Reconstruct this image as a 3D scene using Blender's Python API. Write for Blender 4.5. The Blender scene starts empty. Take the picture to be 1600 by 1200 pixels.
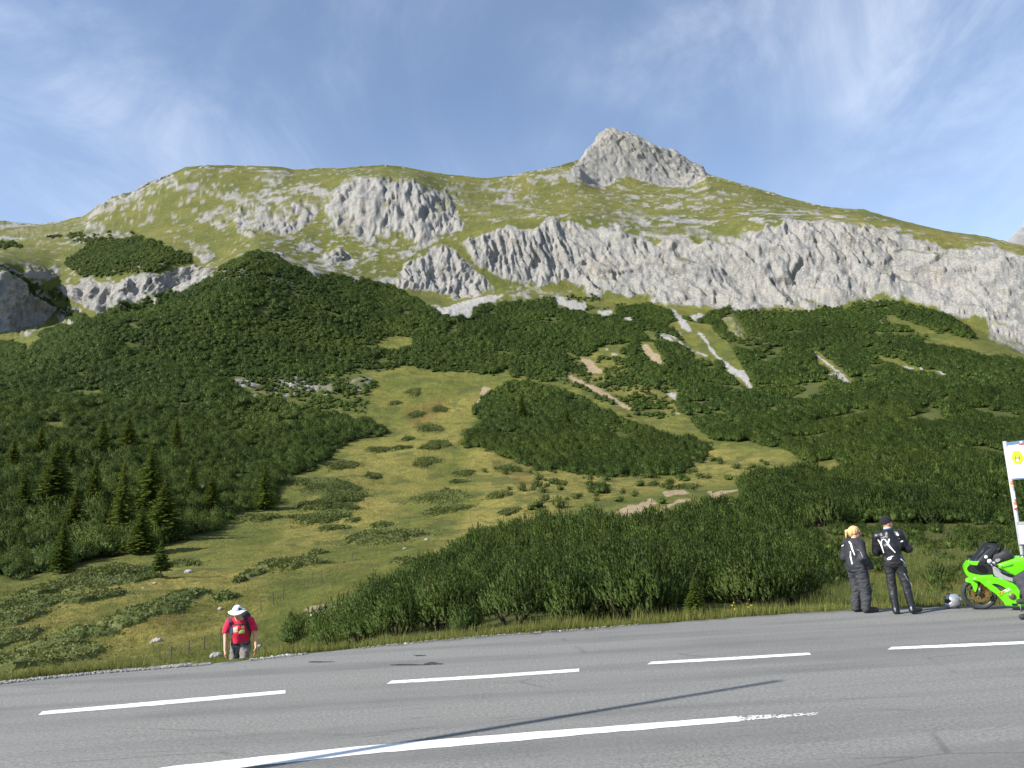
import bpy, math, random, time
import numpy as np
from mathutils import Matrix, Vector, Euler
T0 = time.time()
rad = math.radians
S = bpy.context.scene
COL = S.collection

# ------------------------------------------------------------------ camera
F = 1232.0                      # focal length in photo pixels (1600 wide)
CAM = np.array([0.0, 0.0, 2.0])
PITCH, ROLL = rad(10.0), rad(2.8)
_f = np.array([0, math.cos(PITCH), math.sin(PITCH)])
_r0 = np.array([1.0, 0, 0]); _u0 = np.array([0, -math.sin(PITCH), math.cos(PITCH)])
_r = math.cos(ROLL) * _r0 - math.sin(ROLL) * _u0
_u = math.sin(ROLL) * _r0 + math.cos(ROLL) * _u0
cd = bpy.data.cameras.new('camera'); cam = bpy.data.objects.new('camera', cd); COL.objects.link(cam)
cd.sensor_width = 36.0; cd.lens = 36.0 * F / 1600.0; cd.clip_start = 0.1; cd.clip_end = 12000
M = Matrix.Identity(4)
for i in range(3):
    M[i][0] = _r[i]; M[i][1] = _u[i]; M[i][2] = -_f[i]; M[i][3] = CAM[i]
cam.matrix_world = M
S.camera = cam

# ------------------------------------------------------------------ light
SUN_EL = rad(35.0)
SUN_DIR = np.array([math.cos(rad(25)), math.sin(rad(25))])      # where the light travels over the ground
sd = bpy.data.lights.new('sun', 'SUN'); sun = bpy.data.objects.new('sun', sd); COL.objects.link(sun)
sd.energy = 4.6; sd.angle = rad(0.53); sd.color = (1.0, 0.955, 0.88)
LD = np.array([SUN_DIR[0] * math.cos(SUN_EL), SUN_DIR[1] * math.cos(SUN_EL), -math.sin(SUN_EL)])
sun.rotation_euler = Vector(LD).to_track_quat('-Z', 'Y').to_euler()
sun.location = (-40, -20, 60)
W = bpy.data.worlds.new('World'); S.world = W; W.use_nodes = True
S.view_settings.view_transform = 'Standard'; S.view_settings.look = 'None'
S.view_settings.exposure = 0.92; S.view_settings.gamma = 1.0; S.view_settings.use_curve_mapping = False


class NT:
    """Tiny node-tree builder."""
    def __init__(s, tree): s.t = tree; s.n = tree.nodes; s.l = tree.links
    def node(s, kind, **kw):
        n = s.n.new(kind)
        for k, v in kw.items(): setattr(n, k, v)
        return n
    def put(s, sock, v):
        if v is None: return
        if isinstance(v, bpy.types.NodeSocket): s.l.new(v, sock)
        elif isinstance(v, (tuple, list)) and sock.type == 'RGBA' and len(v) == 3: sock.default_value = (*v, 1)
        else: sock.default_value = v
    def noise(s, vec, scale, detail=4, rough=0.55, dist=0.0):
        n = s.node('ShaderNodeTexNoise'); s.put(n.inputs['Vector'], vec)
        n.inputs['Scale'].default_value = scale; n.inputs['Detail'].default_value = detail
        n.inputs['Roughness'].default_value = rough; n.inputs['Distortion'].default_value = dist
        return n.outputs['Fac']
    def ramp(s, fac, lo, hi, a=0.0, b=1.0):
        n = s.node('ShaderNodeMapRange'); n.interpolation_type = 'SMOOTHSTEP'; n.clamp = True
        s.put(n.inputs['Value'], fac)
        for k, v in zip(('From Min', 'From Max', 'To Min', 'To Max'), (lo, hi, a, b)): n.inputs[k].default_value = v
        return n.outputs['Result']
    def mix(s, fac, a, b, blend='MIX'):
        n = s.node('ShaderNodeMix', data_type='RGBA', blend_type=blend)
        s.put(n.inputs[0], fac); s.put(n.inputs[6], a); s.put(n.inputs[7], b)
        return n.outputs[2]
    def math(s, op, a, b=None, clamp=False):
        n = s.node('ShaderNodeMath', operation=op); n.use_clamp = clamp
        s.put(n.inputs[0], a); s.put(n.inputs[1], b)
        return n.outputs[0]
    def attr(s, name):
        n = s.node('ShaderNodeAttribute'); n.attribute_name = name; return n.outputs['Fac']
    def mapping(s, vec, scale=(1, 1, 1), rot=(0, 0, 0), loc=(0, 0, 0)):
        n = s.node('ShaderNodeMapping'); s.put(n.inputs[0], vec)
        n.inputs['Scale'].default_value = scale; n.inputs['Rotation'].default_value = rot; n.inputs['Location'].default_value = loc
        return n.outputs[0]
    def bump(s, h, strength, dist, normal=None):
        n = s.node('ShaderNodeBump'); s.put(n.inputs['Height'], h)
        n.inputs['Strength'].default_value = strength; n.inputs['Distance'].default_value = dist
        if normal is not None: s.put(n.inputs['Normal'], normal)
        return n.outputs[0]


# sky: physical sky with thin cirrus drawn over it by direction
w = NT(W.node_tree); w.n.clear()
sky = w.node('ShaderNodeTexSky', sky_type='NISHITA'); sky.sun_disc = False
sky.sun_elevation = SUN_EL; sky.sun_rotation = math.atan2(-SUN_DIR[0], -SUN_DIR[1])
sky.altitude = 1800; sky.air_density = 1.0; sky.dust_density = 0.35; sky.ozone_density = 1.2
tc = w.node('ShaderNodeTexCoord').outputs['Generated']
sp = w.node('ShaderNodeSeparateXYZ'); w.put(sp.inputs[0], tc)
den = w.math('ADD', w.math('MAXIMUM', sp.outputs[2], 0.0), 0.22)
cb = w.node('ShaderNodeCombineXYZ')
w.put(cb.inputs[0], w.math('DIVIDE', sp.outputs[0], den)); w.put(cb.inputs[1], w.math('DIVIDE', sp.outputs[1], den))
uv = cb.outputs[0]
wv = w.mapping(uv, scale=(0.95, 0.5, 1), rot=(0, 0, rad(-32)), loc=(2.2, 8.8, 0))
big = w.ramp(w.noise(wv, 1.25, 3, 0.5, 0.8), 0.30, 0.78)
fib = w.ramp(w.noise(wv, 2.6, 8, 0.62, 1.3), 0.36, 0.78)
fine = w.noise(w.mapping(uv, scale=(1, 0.3, 1), rot=(0, 0, rad(-40))), 9.0, 6, 0.6, 0.8)
cl = w.math('MULTIPLY', w.math('MULTIPLY', big, w.math('ADD', fib, 0.18)), w.math('ADD', w.math('MULTIPLY', fine, 0.8), 0.55), clamp=True)
low_ = w.ramp(sp.outputs[2], 0.55, 0.12, 0.0, 0.16)
veil = w.math('ADD', w.math('MULTIPLY', cl, 0.40), w.math('ADD', low_, 0.03), clamp=True)
skyc = w.mix(veil, sky.outputs[0], (5.6, 6.0, 6.7))
bg = w.node('ShaderNodeBackground'); w.put(bg.inputs[0], skyc); bg.inputs[1].default_value = 0.115
out = w.node('ShaderNodeOutputWorld'); w.l.new(bg.outputs[0], out.inputs[0])


# ------------------------------------------------------------------ projection helpers
def raydir(px, py):
    px = np.asarray(px, float)[..., None]; py = np.asarray(py, float)[..., None]
    return _f + _r * (px - 800) / F + _u * (600 - py) / F
def at_depth(px, py, Y):
    d = raydir(px, py); return CAM + d * (np.asarray(Y, float)[..., None] / d[..., 1:2])
def on_plane(px, py, z=0.0):
    d = raydir(px, py); return CAM + d * ((z - CAM[2]) / d[..., 2:3])
def project(P):
    q = np.asarray(P, float) - CAM
    k = q @ _f
    return 800 + F * (q @ _r) / k, 600 - F * (q @ _u) / k

# ------------------------------------------------------------------ object helpers
def tag(o, label=None, cat=None, group=None, kind=None):
    if label: o['label'] = label
    if cat: o['category'] = cat
    if group: o['group'] = group
    if kind: o['kind'] = kind
    return o
_O20 = 'first second third fourth fifth sixth seventh eighth ninth tenth eleventh twelfth thirteenth fourteenth fifteenth sixteenth seventeenth eighteenth nineteenth twentieth'.split()
def nth(k):
    return _O20[k] if k < 20 else (('twenty-' + _O20[k - 20]) if k < 29 else 'thirtieth' if k == 29 else 'thirty-' + _O20[k - 30])
def empty(name, loc=(0, 0, 0), rot=(0, 0, 0), **kw):
    o = bpy.data.objects.new(name, None); COL.objects.link(o)
    o.location = loc; o.rotation_euler = rot; o.empty_display_size = 0.2
    return tag(o, **kw)
def mesh_obj(name, me, parent=None, loc=None, **kw):
    o = bpy.data.objects.new(name, me); COL.objects.link(o)
    if parent is not None: o.parent = parent
    if loc is not None: o.location = loc
    return tag(o, **kw)
def make_mesh(name, V, Fc, mat=None, smooth=False, mats=None, midx=None):
    me = bpy.data.meshes.new(name)
    V = np.asarray(V, np.float32)
    if isinstance(Fc, np.ndarray):
        n, k = Fc.shape
        me.vertices.add(len(V)); me.vertices.foreach_set('co', V.ravel())
        me.loops.add(n * k); me.loops.foreach_set('vertex_index', Fc.astype(np.int32).ravel())
        me.polygons.add(n); me.polygons.foreach_set('loop_start', (np.arange(n) * k).astype(np.int32))
        me.update(calc_edges=True)
    else:
        me.from_pydata([tuple(map(float, v)) for v in V], [], [tuple(f) for f in Fc])
    if mats: [me.materials.append(m) for m in mats]
    elif mat: me.materials.append(mat)
    if midx is not None: me.polygons.foreach_set('material_index', np.asarray(midx, np.int32))
    if smooth: me.polygons.foreach_set('use_smooth', np.ones(len(me.polygons), bool))
    me.validate(); me.update()
    return me
def set_attr(me, name, vals):
    a = me.attributes.new(name, 'FLOAT', 'POINT'); a.data.foreach_set('value', np.asarray(vals, np.float32).ravel())
def copy_tree(o, parent=None):
    c = o.copy(); COL.objects.link(c); c.parent = parent
    for ch in list(o.children): copy_tree(ch, c)
    return c


class MB:
    """Collects simple shapes into one mesh."""
    def __init__(s): s.v = []; s.f = []
    def add(s, V, Fs):
        b = len(s.v); s.v += [tuple(map(float, p)) for p in V]; s.f += [tuple(i + b for i in f) for f in Fs]
    def box(s, c, d, R=None):
        V = np.array([(x, y, z) for x in (-.5, .5) for y in (-.5, .5) for z in (-.5, .5)]) * np.array(d)
        if R is not None: V = V @ np.array(R).T
        s.add(V + np.array(c), [(0, 1, 3, 2), (4, 6, 7, 5), (0, 4, 5, 1), (2, 3, 7, 6), (0, 2, 6, 4), (1, 5, 7, 3)])
    def tube(s, pts, r, n=10, caps=True):
        pts = [np.array(p, float) for p in pts]; rs = r if hasattr(r, '__len__') else [r] * len(pts)
        V = []; prev = None
        for i, p in enumerate(pts):
            t = pts[min(i + 1, len(pts) - 1)] - pts[max(i - 1, 0)]; t /= np.linalg.norm(t) + 1e-9
            a = prev if prev is not None else (np.array([1.0, 0, 0]) if abs(t[0]) < .8 else np.array([0, 1.0, 0]))
            a = a - t * (a @ t); a /= np.linalg.norm(a) + 1e-9; prev = a; b = np.cross(t, a)
            for k in range(n):
                th = 2 * math.pi * k / n; V.append(p + rs[i] * (math.cos(th) * a + math.sin(th) * b))
        Fs = [(i * n + k, i * n + (k + 1) % n, (i + 1) * n + (k + 1) % n, (i + 1) * n + k) for i in range(len(pts) - 1) for k in range(n)]
        if caps: Fs += [tuple(range(n))[::-1], tuple((len(pts) - 1) * n + k for k in range(n))]
        s.add(V, Fs)
    def lathe(s, prof, c=(0, 0, 0), axis='y', n=28, close=False):
        """prof: (radius, along-axis) pairs turned round an axis through c"""
        V = []
        for k in range(n):
            th = 2 * math.pi * k / n; ct, st = math.cos(th), math.sin(th)
            for (r, h) in prof:
                p = {'y': (r * ct, h, r * st), 'z': (r * ct, r * st, h), 'x': (h, r * ct, r * st)}[axis]
                V.append(np.array(p) + np.array(c))
        m = len(prof); rng = range(m if close else m - 1)
        Fs = [(k * m + j, k * m + (j + 1) % m, ((k + 1) % n) * m + (j + 1) % m, ((k + 1) % n) * m + j) for k in range(n) for j in rng]
        s.add(V, Fs)
    def prism(s, poly, y0, y1, plane='xz'):
        n = len(poly)
        P = (lambda a, b, h: (a, h, b)) if plane == 'xz' else ((lambda a, b, h: (a, b, h)) if plane == 'xy' else (lambda a, b, h: (h, a, b)))
        V = [P(a, b, y0) for a, b in poly] + [P(a, b, y1) for a, b in poly]
        s.add(V, [tuple(range(n))[::-1], tuple(range(n, 2 * n))] + [(i, (i + 1) % n, n + (i + 1) % n, n + i) for i in range(n)])
    def pillow(s, poly, layers, yc=0.0):
        """outline in xz, layers of (y, shrink towards centroid)"""
        P = np.array(poly, float); c = P.mean(0); n = len(P); V = []
        for (y, k) in layers:
            for p in P: q = c + (p - c) * k; V.append((q[0], y + yc, q[1]))
        m = len(layers)
        Fs = [(j * n + i, j * n + (i + 1) % n, (j + 1) * n + (i + 1) % n, (j + 1) * n + i) for j in range(m - 1) for i in range(n)]
        Fs += [tuple(range(n))[::-1], tuple((m - 1) * n + i for i in range(n))]
        s.add(V, Fs)
    def mesh(s, name, mat, smooth=False): return make_mesh(name, s.v, s.f, mat, smooth)
    def obj(s, name, mat, parent=None, smooth=False, **kw): return mesh_obj(name, s.mesh(name, mat, smooth), parent, **kw)


def mat_basic(name, c, rough=0.6, metal=0.0, var=0.18, scale=30, bump=0.0, bscale=60, coat=0.0, spec=0.5, c2=None):
    m = bpy.data.materials.new(name); m.use_nodes = True; t = NT(m.node_tree)
    b = t.n['Principled BSDF']
    vec = t.node('ShaderNodeTexCoord').outputs['Object']
    nz = t.noise(vec, scale, 5, 0.6)
    a = c2 if c2 else tuple(max(0, x * (1 - var)) for x in c)
    t.put(b.inputs['Base Color'], t.mix(t.ramp(nz, 0.3, 0.7), a, c))
    b.inputs['Roughness'].default_value = rough; b.inputs['Metallic'].default_value = metal
    b.inputs['Specular IOR Level'].default_value = spec; b.inputs['Coat Weight'].default_value = coat
    if bump: t.put(b.inputs['Normal'], t.bump(t.noise(vec, bscale, 4), bump, 0.02))
    return m

# ------------------------------------------------------------------ numpy noise
_rs = np.random.RandomState(7)
_PERM = np.tile(_rs.permutation(256), 4).astype(np.int32)
_VAL = (_rs.rand(256) * 2 - 1).astype(np.float32)
def vnoise(x, y, z, seed=0):
    x = x.astype(np.float32) + seed * 17.31; y = y.astype(np.float32) + seed * 5.77; z = z.astype(np.float32) - seed * 9.13
    xi = np.floor(x); yi = np.floor(y); zi = np.floor(z)
    fx = x - xi; fy = y - yi; fz = z - zi
    xi = xi.astype(np.int32) & 255; yi = yi.astype(np.int32) & 255; zi = zi.astype(np.int32) & 255
    ux = fx * fx * fx * (fx * (fx * 6 - 15) + 10); uy = fy * fy * fy * (fy * (fy * 6 - 15) + 10); uz = fz * fz * fz * (fz * (fz * 6 - 15) + 10)
    A = _PERM[xi] + yi; B = _PERM[xi + 1] + yi
    A0 = _PERM[A] + zi; A1 = _PERM[A + 1] + zi; B0 = _PERM[B] + zi; B1 = _PERM[B + 1] + zi
    v = lambda i: _VAL[_PERM[i]]
    def lerp(a, b, t): return a + (b - a) * t
    return lerp(lerp(lerp(v(A0), v(B0), ux), lerp(v(A1), v(B1), ux), uy),
                lerp(lerp(v(A0 + 1), v(B0 + 1), ux), lerp(v(A1 + 1), v(B1 + 1), ux), uy), uz)
def fbm(x, y, z, octs=4, seed=0, gain=0.5):
    s = 0; a = 1.0; tot = 0
    for i in range(octs):
        s = s + a * vnoise(x * 2 ** i, y * 2 ** i, z * 2 ** i, seed + i * 3); tot += a; a *= gain
    return s / tot
def facets(x, y, z, seed=0):
    """broken-rock relief: every cell is a tilted plane of its own height"""
    xi = np.floor(x).astype(np.int32); yi = np.floor(y).astype(np.int32); zi = np.floor(z).astype(np.int32)
    best = np.full(x.shape, 9e9, np.float32); out_ = np.zeros(x.shape, np.float32)
    for i in (-1, 0, 1):
        for j in (-1, 0, 1):
            for k in (-1, 0, 1):
                a = xi + i; b = yi + j; c = zi + k
                h = _PERM[(_PERM[(_PERM[(a + seed) & 255] + b) & 255] + c) & 255]
                h2 = _PERM[h + 1]; h3 = _PERM[h2 + 7]; h4 = _PERM[h3 + 13]
                dx = x - (a + h / 255.0); dy = y - (b + h2 / 255.0); dz_ = z - (c + h3 / 255.0)
                d = dx * dx + dy * dy + dz_ * dz_
                m = d < best; best = np.where(m, d, best)
                v = _VAL[h4] + dx * 1.1 * _VAL[h] + dz_ * 1.0 * _VAL[h2]
                out_ = np.where(m, v, out_)
    return out_.astype(np.float32)
def sstep(a, b, x):
    t = np.clip((x - a) / (b - a), 0, 1); return t * t * (3 - 2 * t)
def in_poly(px, py, poly):
    r = np.zeros(px.shape, bool); n = len(poly)
    xs = [p[0] for p in poly]; ys = [p[1] for p in poly]
    cand = (px > min(xs)) & (px < max(xs)) & (py > min(ys)) & (py < max(ys))
    X = px[cand]; Y = py[cand]; c = np.zeros(X.shape, bool)
    j = n - 1
    for i in range(n):
        x0, y0 = poly[i]; x1, y1 = poly[j]
        if y0 != y1:
            c ^= ((y0 > Y) != (y1 > Y)) & (X < (x1 - x0) * (Y - y0) / (y1 - y0) + x0)
        j = i
    r[cand] = c
    return r

# ------------------------------------------------------------------ the far road edge, measured
EDGE_PX = [-500, -200, 0, 60, 150, 240, 300, 400, 500, 600, 700, 800, 900, 1000, 1100, 1200, 1280, 1370, 1440, 1510, 1600, 1800, 2100]
EDGE_PY = [1112, 1085, 1066, 1059, 1050, 1043, 1038, 1029, 1018, 1008, 998, 990, 983, 975, 968, 960, 955, 950, 948, 946, 944, 940, 936]
EP = on_plane(EDGE_PX, EDGE_PY, 0.0)
EDGE_S = EP[:, 0] / EP[:, 1]
def edge_Y(s): return np.interp(s, EDGE_S, EP[:, 1])

# ------------------------------------------------------------------ hillside layers: (photo column, photo row, distance)
def s_of(px, py=900):
    d = raydir(px, py); return d[..., 0] / d[..., 1]
fine_s = np.arange(-0.80, 0.8001, 1.55 / F)
def _out():
    o = []; v = 0.80; st = 0.004
    while v < 2.5: v += st; st *= 1.06; o.append(v)
    return np.array(o)
SG = np.concatenate([-_out()[::-1], fine_s, _out()])
NC = len(SG)
def smooth_s(a, k):
    if k < 1: return a
    w_ = np.hanning(2 * k + 3)[1:-1]; w_ /= w_.sum()
    return np.convolve(np.pad(a, k, mode='edge'), w_, mode='valid')
layersY, layersZ = [], []
Ye = edge_Y(SG)
def near(pxs, dY=None, Y=None, z=0.0, k=40):
    s = s_of(np.array(pxs, float))
    zz = np.interp(SG, s, np.broadcast_to(z, len(pxs)))
    YY = Ye + dY if Y is None else np.interp(SG, s, Y)
    layersY.append(smooth_s(YY, k if Y is not None else 0)); layersZ.append(smooth_s(zz, k))
near([0, 1600], dY=-0.4, z=-0.07)
near([0, 1600], dY=0.45, z=-0.06)
near([-400, 0, 420, 520, 800, 1200, 1600], dY=1.5, z=[-.8, -.8, -.75, -.42, -.22, -.22, -.2])
near([-400, 0, 300, 420, 520, 600, 800, 1000, 1200, 1400, 1600, 2000], Y=[34, 34, 34, 32, 26, 23, 23, 23, 23, 21, 20, 20],
     z=[-3.9, -3.8, -3.6, -3.3, -1.9, -1.2, -.9, -.9, -1.0, -.8, -.65, -.6])
def far(ctrl, k=30):
    c = np.array(ctrl, float); P = at_depth(c[:, 0], c[:, 1], c[:, 2]); s = P[:, 0] / P[:, 1]
    layersY.append(smooth_s(np.interp(SG, s, P[:, 1]), k)); layersZ.append(smooth_s(np.interp(SG, s, P[:, 2]), k))
far([(-400, 980, 52), (0, 960, 54), (200, 940, 57), (400, 925, 60), (600, 905, 60), (800, 890, 56), (1000, 880, 52), (1200, 882, 45), (1400, 892, 36), (1600, 895, 33), (2000, 890, 33)])
far([(-400, 900, 94), (0, 900, 94), (200, 880, 99), (400, 850, 115), (600, 840, 115), (800, 835, 110), (1000, 815, 105), (1200, 815, 90), (1400, 830, 65), (1600, 835, 58), (2000, 830, 58)])
far([(-400, 780, 112), (0, 780, 138), (200, 775, 152), (400, 770, 172), (600, 765, 180), (800, 765, 175), (1000, 760, 170), (1200, 750, 160), (1400, 750, 130), (1600, 750, 120), (2000, 745, 120)])
far([(-400, 690, 150), (0, 690, 190), (200, 680, 216), (400, 670, 248), (600, 670, 260), (800, 670, 260), (1000, 670, 255), (1200, 670, 240), (1400, 660, 220), (1600, 650, 210), (2000, 640, 210)])
far([(-400, 610, 215), (0, 605, 252), (200, 590, 284), (400, 580, 315), (600, 580, 335), (800, 575, 345), (1000, 580, 340), (1200, 590, 320), (1400, 590, 300), (1600, 590, 285), (2000, 590, 285)])
far([(-400, 588, 310), (0, 575, 312), (60, 545, 330), (120, 512, 345), (170, 490, 360), (230, 474, 375), (290, 454, 390), (340, 430, 405), (390, 400, 430), (430, 405, 440), (500, 430, 440), (600, 472, 440), (800, 490, 440),
     (1000, 500, 435), (1200, 520, 410), (1400, 530, 375), (1600, 565, 330), (2000, 600, 310)], 12)
far([(-400, 520, 400), (-90, 515, 418), (0, 512, 440), (88, 497, 492), (125, 494, 478), (200, 482, 464), (232, 474, 460), (300, 449, 490), (345, 425, 486), (400, 394, 474), (500, 412, 505), (600, 440, 495), (700, 466, 492), (800, 445, 505), (900, 455, 505), (1000, 470, 490), (1100, 482, 475),
     (1200, 487, 465), (1300, 478, 455), (1400, 464, 450), (1500, 495, 425), (1600, 545, 395), (2000, 600, 380)], 14)
far([(-400, 420, 415), (-90, 420, 434), (0, 420, 458), (88, 440, 508), (125, 440, 494), (200, 424, 484), (232, 422, 478), (300, 413, 506), (345, 402, 508), (400, 374, 520), (500, 370, 540), (600, 388, 530), (700, 388, 525), (800, 352, 538), (900, 345, 540), (1000, 370, 525), (1100, 384, 508),
     (1200, 352, 503), (1300, 350, 490), (1400, 357, 482), (1500, 384, 462), (1600, 395, 445), (2000, 440, 440)], 14)
far([(-400, 395, 560), (0, 385, 570), (200, 372, 570), (400, 315, 610), (500, 300, 610), (560, 281, 612), (650, 283, 612), (700, 310, 620), (800, 318, 630), (900, 305, 660), (1000, 318, 650), (1200, 328, 590), (1400, 348, 530),
     (1500, 369, 515), (1600, 389, 500), (2000, 434, 490)], 14)
SKY = [(-400, 335), (-100, 345), (0, 348), (20, 352), (60, 354), (90, 350), (130, 342), (150, 328), (180, 312), (205, 305), (235, 290), (265, 278), (290, 266), (320, 263), (380, 263), (410, 264), (440, 266), (460, 270), (520, 267), (560, 265), (600, 262),
       (640, 267), (700, 276), (760, 282), (800, 279), (830, 271), (870, 264), (897, 259), (906, 262), (918, 276), (940, 286), (970, 284), (1000, 285), (1050, 288), (1085, 284), (1104, 277), (1150, 289), (1200, 303), (1250, 315), (1300, 326), (1350, 331), (1400, 345), (1450, 357),
       (1500, 366), (1530, 371), (1560, 378), (1600, 385), (1700, 402), (2000, 430)]
RY = lambda px: np.interp(px, [-400, 0, 130, 300, 800, 950, 1100, 1350, 1600, 2000], [700, 700, 690, 695, 740, 760, 765, 650, 560, 550])
far([(p, q, RY(p)) for p, q in SKY], 2)
PEAK = [(897, 259), (908, 250), (915, 240), (924, 225), (932, 213), (945, 202), (958, 199), (966, 203), (975, 203), (993, 208), (1010, 217), (1030, 228), (1042, 231), (1055, 237), (1068, 246), (1078, 254), (1090, 262), (1100, 268), (1104, 277)]
pk = [(p, q + 3.0, RY(p) + 25) for p, q in SKY if p < 890] + [(p, q + 5, RY(p) + 47 - 17 * math.sin(math.pi * (p - 897) / 207)) for p, q in PEAK] + [(p, q + 3.0, RY(p) + 25) for p, q in SKY if p > 1110]
far(pk, 1)
pY, pZ = layersY[-1], layersZ[-1]
for dY_, dz_ in ((60, 18), (260, 150), (900, 560)):
    layersY.append(pY + dY_); layersZ.append(np.maximum(pZ - dz_, -20))
LY = np.array(layersY); LZ = np.array(layersZ); NL = len(LY)
for i in range(1, NL): LY[i] = np.maximum(LY[i], LY[i - 1] + 0.3)

# shape-preserving cubic through the layers
_, PYL = project(np.stack([LY * SG, LY, LZ], -1))
core = (SG > -0.65) & (SG < 0.65)
gap = np.abs(np.diff(PYL[:, core], axis=0)).mean(1); gap[0] = 12; gap[1] = 14; gap[2] = 22; gap[3] = max(gap[3], 60); gap[-3:] = (8, 8, 6); gap[-4] = 92
U = np.concatenate([[0], np.cumsum(np.maximum(gap, 6))])
def pchip(Yk, u):
    h = np.diff(U)[:, None]; d = np.diff(Yk, axis=0) / h; m = np.zeros_like(Yk)
    w1 = 2 * h[1:] + h[:-1]; w2 = h[1:] + 2 * h[:-1]
    ok = d[1:] * d[:-1] > 0
    with np.errstate(divide='ignore', invalid='ignore'):
        hm = (w1 + w2) / (w1 / d[:-1] + w2 / d[1:])
    m[1:-1] = np.where(ok, hm, 0); m[0] = d[0]; m[-1] = d[-1]
    i = np.clip(np.searchsorted(U, u, side='right') - 1, 0, len(U) - 2); hh = (U[i + 1] - U[i])[:, None]; t = ((u - U[i])[:, None]) / hh
    h00 = 2 * t**3 - 3 * t**2 + 1; h10 = t**3 - 2 * t**2 + t; h01 = -2 * t**3 + 3 * t**2; h11 = t**3 - t**2
    return h00 * Yk[i] + h10 * hh * m[i] + h01 * Yk[i + 1] + h11 * hh * m[i + 1]
NR = int(U[-1] / 1.55)
ug = np.linspace(0, U[-1], NR)
GY = pchip(LY, ug); GZ = pchip(LZ, ug)
GX = GY * SG[None, :]
GPX, GPY = project(np.stack([GX, GY, GZ], -1))
print('grid', NR, NC, NR * NC, 'layers', NL, round(time.time() - T0, 1))

# ------------------------------------------------------------------ where rock, scree, soil and scrub lie
JX = (7 * fbm(GPX / 26, GPY / 26, GPX * 0, 3, 11) + 3 * vnoise(GPX / 6, GPY / 6, GPX * 0, 12)).astype(np.float32)
JY = (6 * fbm(GPX / 26, GPY / 26, GPX * 0, 3, 21) + 2.5 * vnoise(GPX / 6, GPY / 6, GPX * 0, 22)).astype(np.float32)
def region(polys, jit=1.0, blur=1):
    r = np.zeros(GPX.shape, np.float32)
    for it in polys:
        wgt, poly = it if isinstance(it[0], (float, int)) else (1.0, it)
        r = np.maximum(r, wgt * in_poly(GPX + jit * JX, GPY + jit * JY, poly))
    return blur2(r, blur)
def blur2(a, k):
    if k < 1: return a
    for ax in (0, 1):
        p = np.pad(a, [(k + 1, k) if i == ax else (0, 0) for i in (0, 1)], mode='edge')
        c = np.cumsum(p, axis=ax, dtype=np.float64); n = a.shape[ax]
        a = ((c[2 * k + 1:2 * k + 1 + n] - c[:n]) if ax == 0 else (c[:, 2 * k + 1:2 * k + 1 + n] - c[:, :n])) / (2 * k + 1)
    return a.astype(np.float32)

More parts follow.
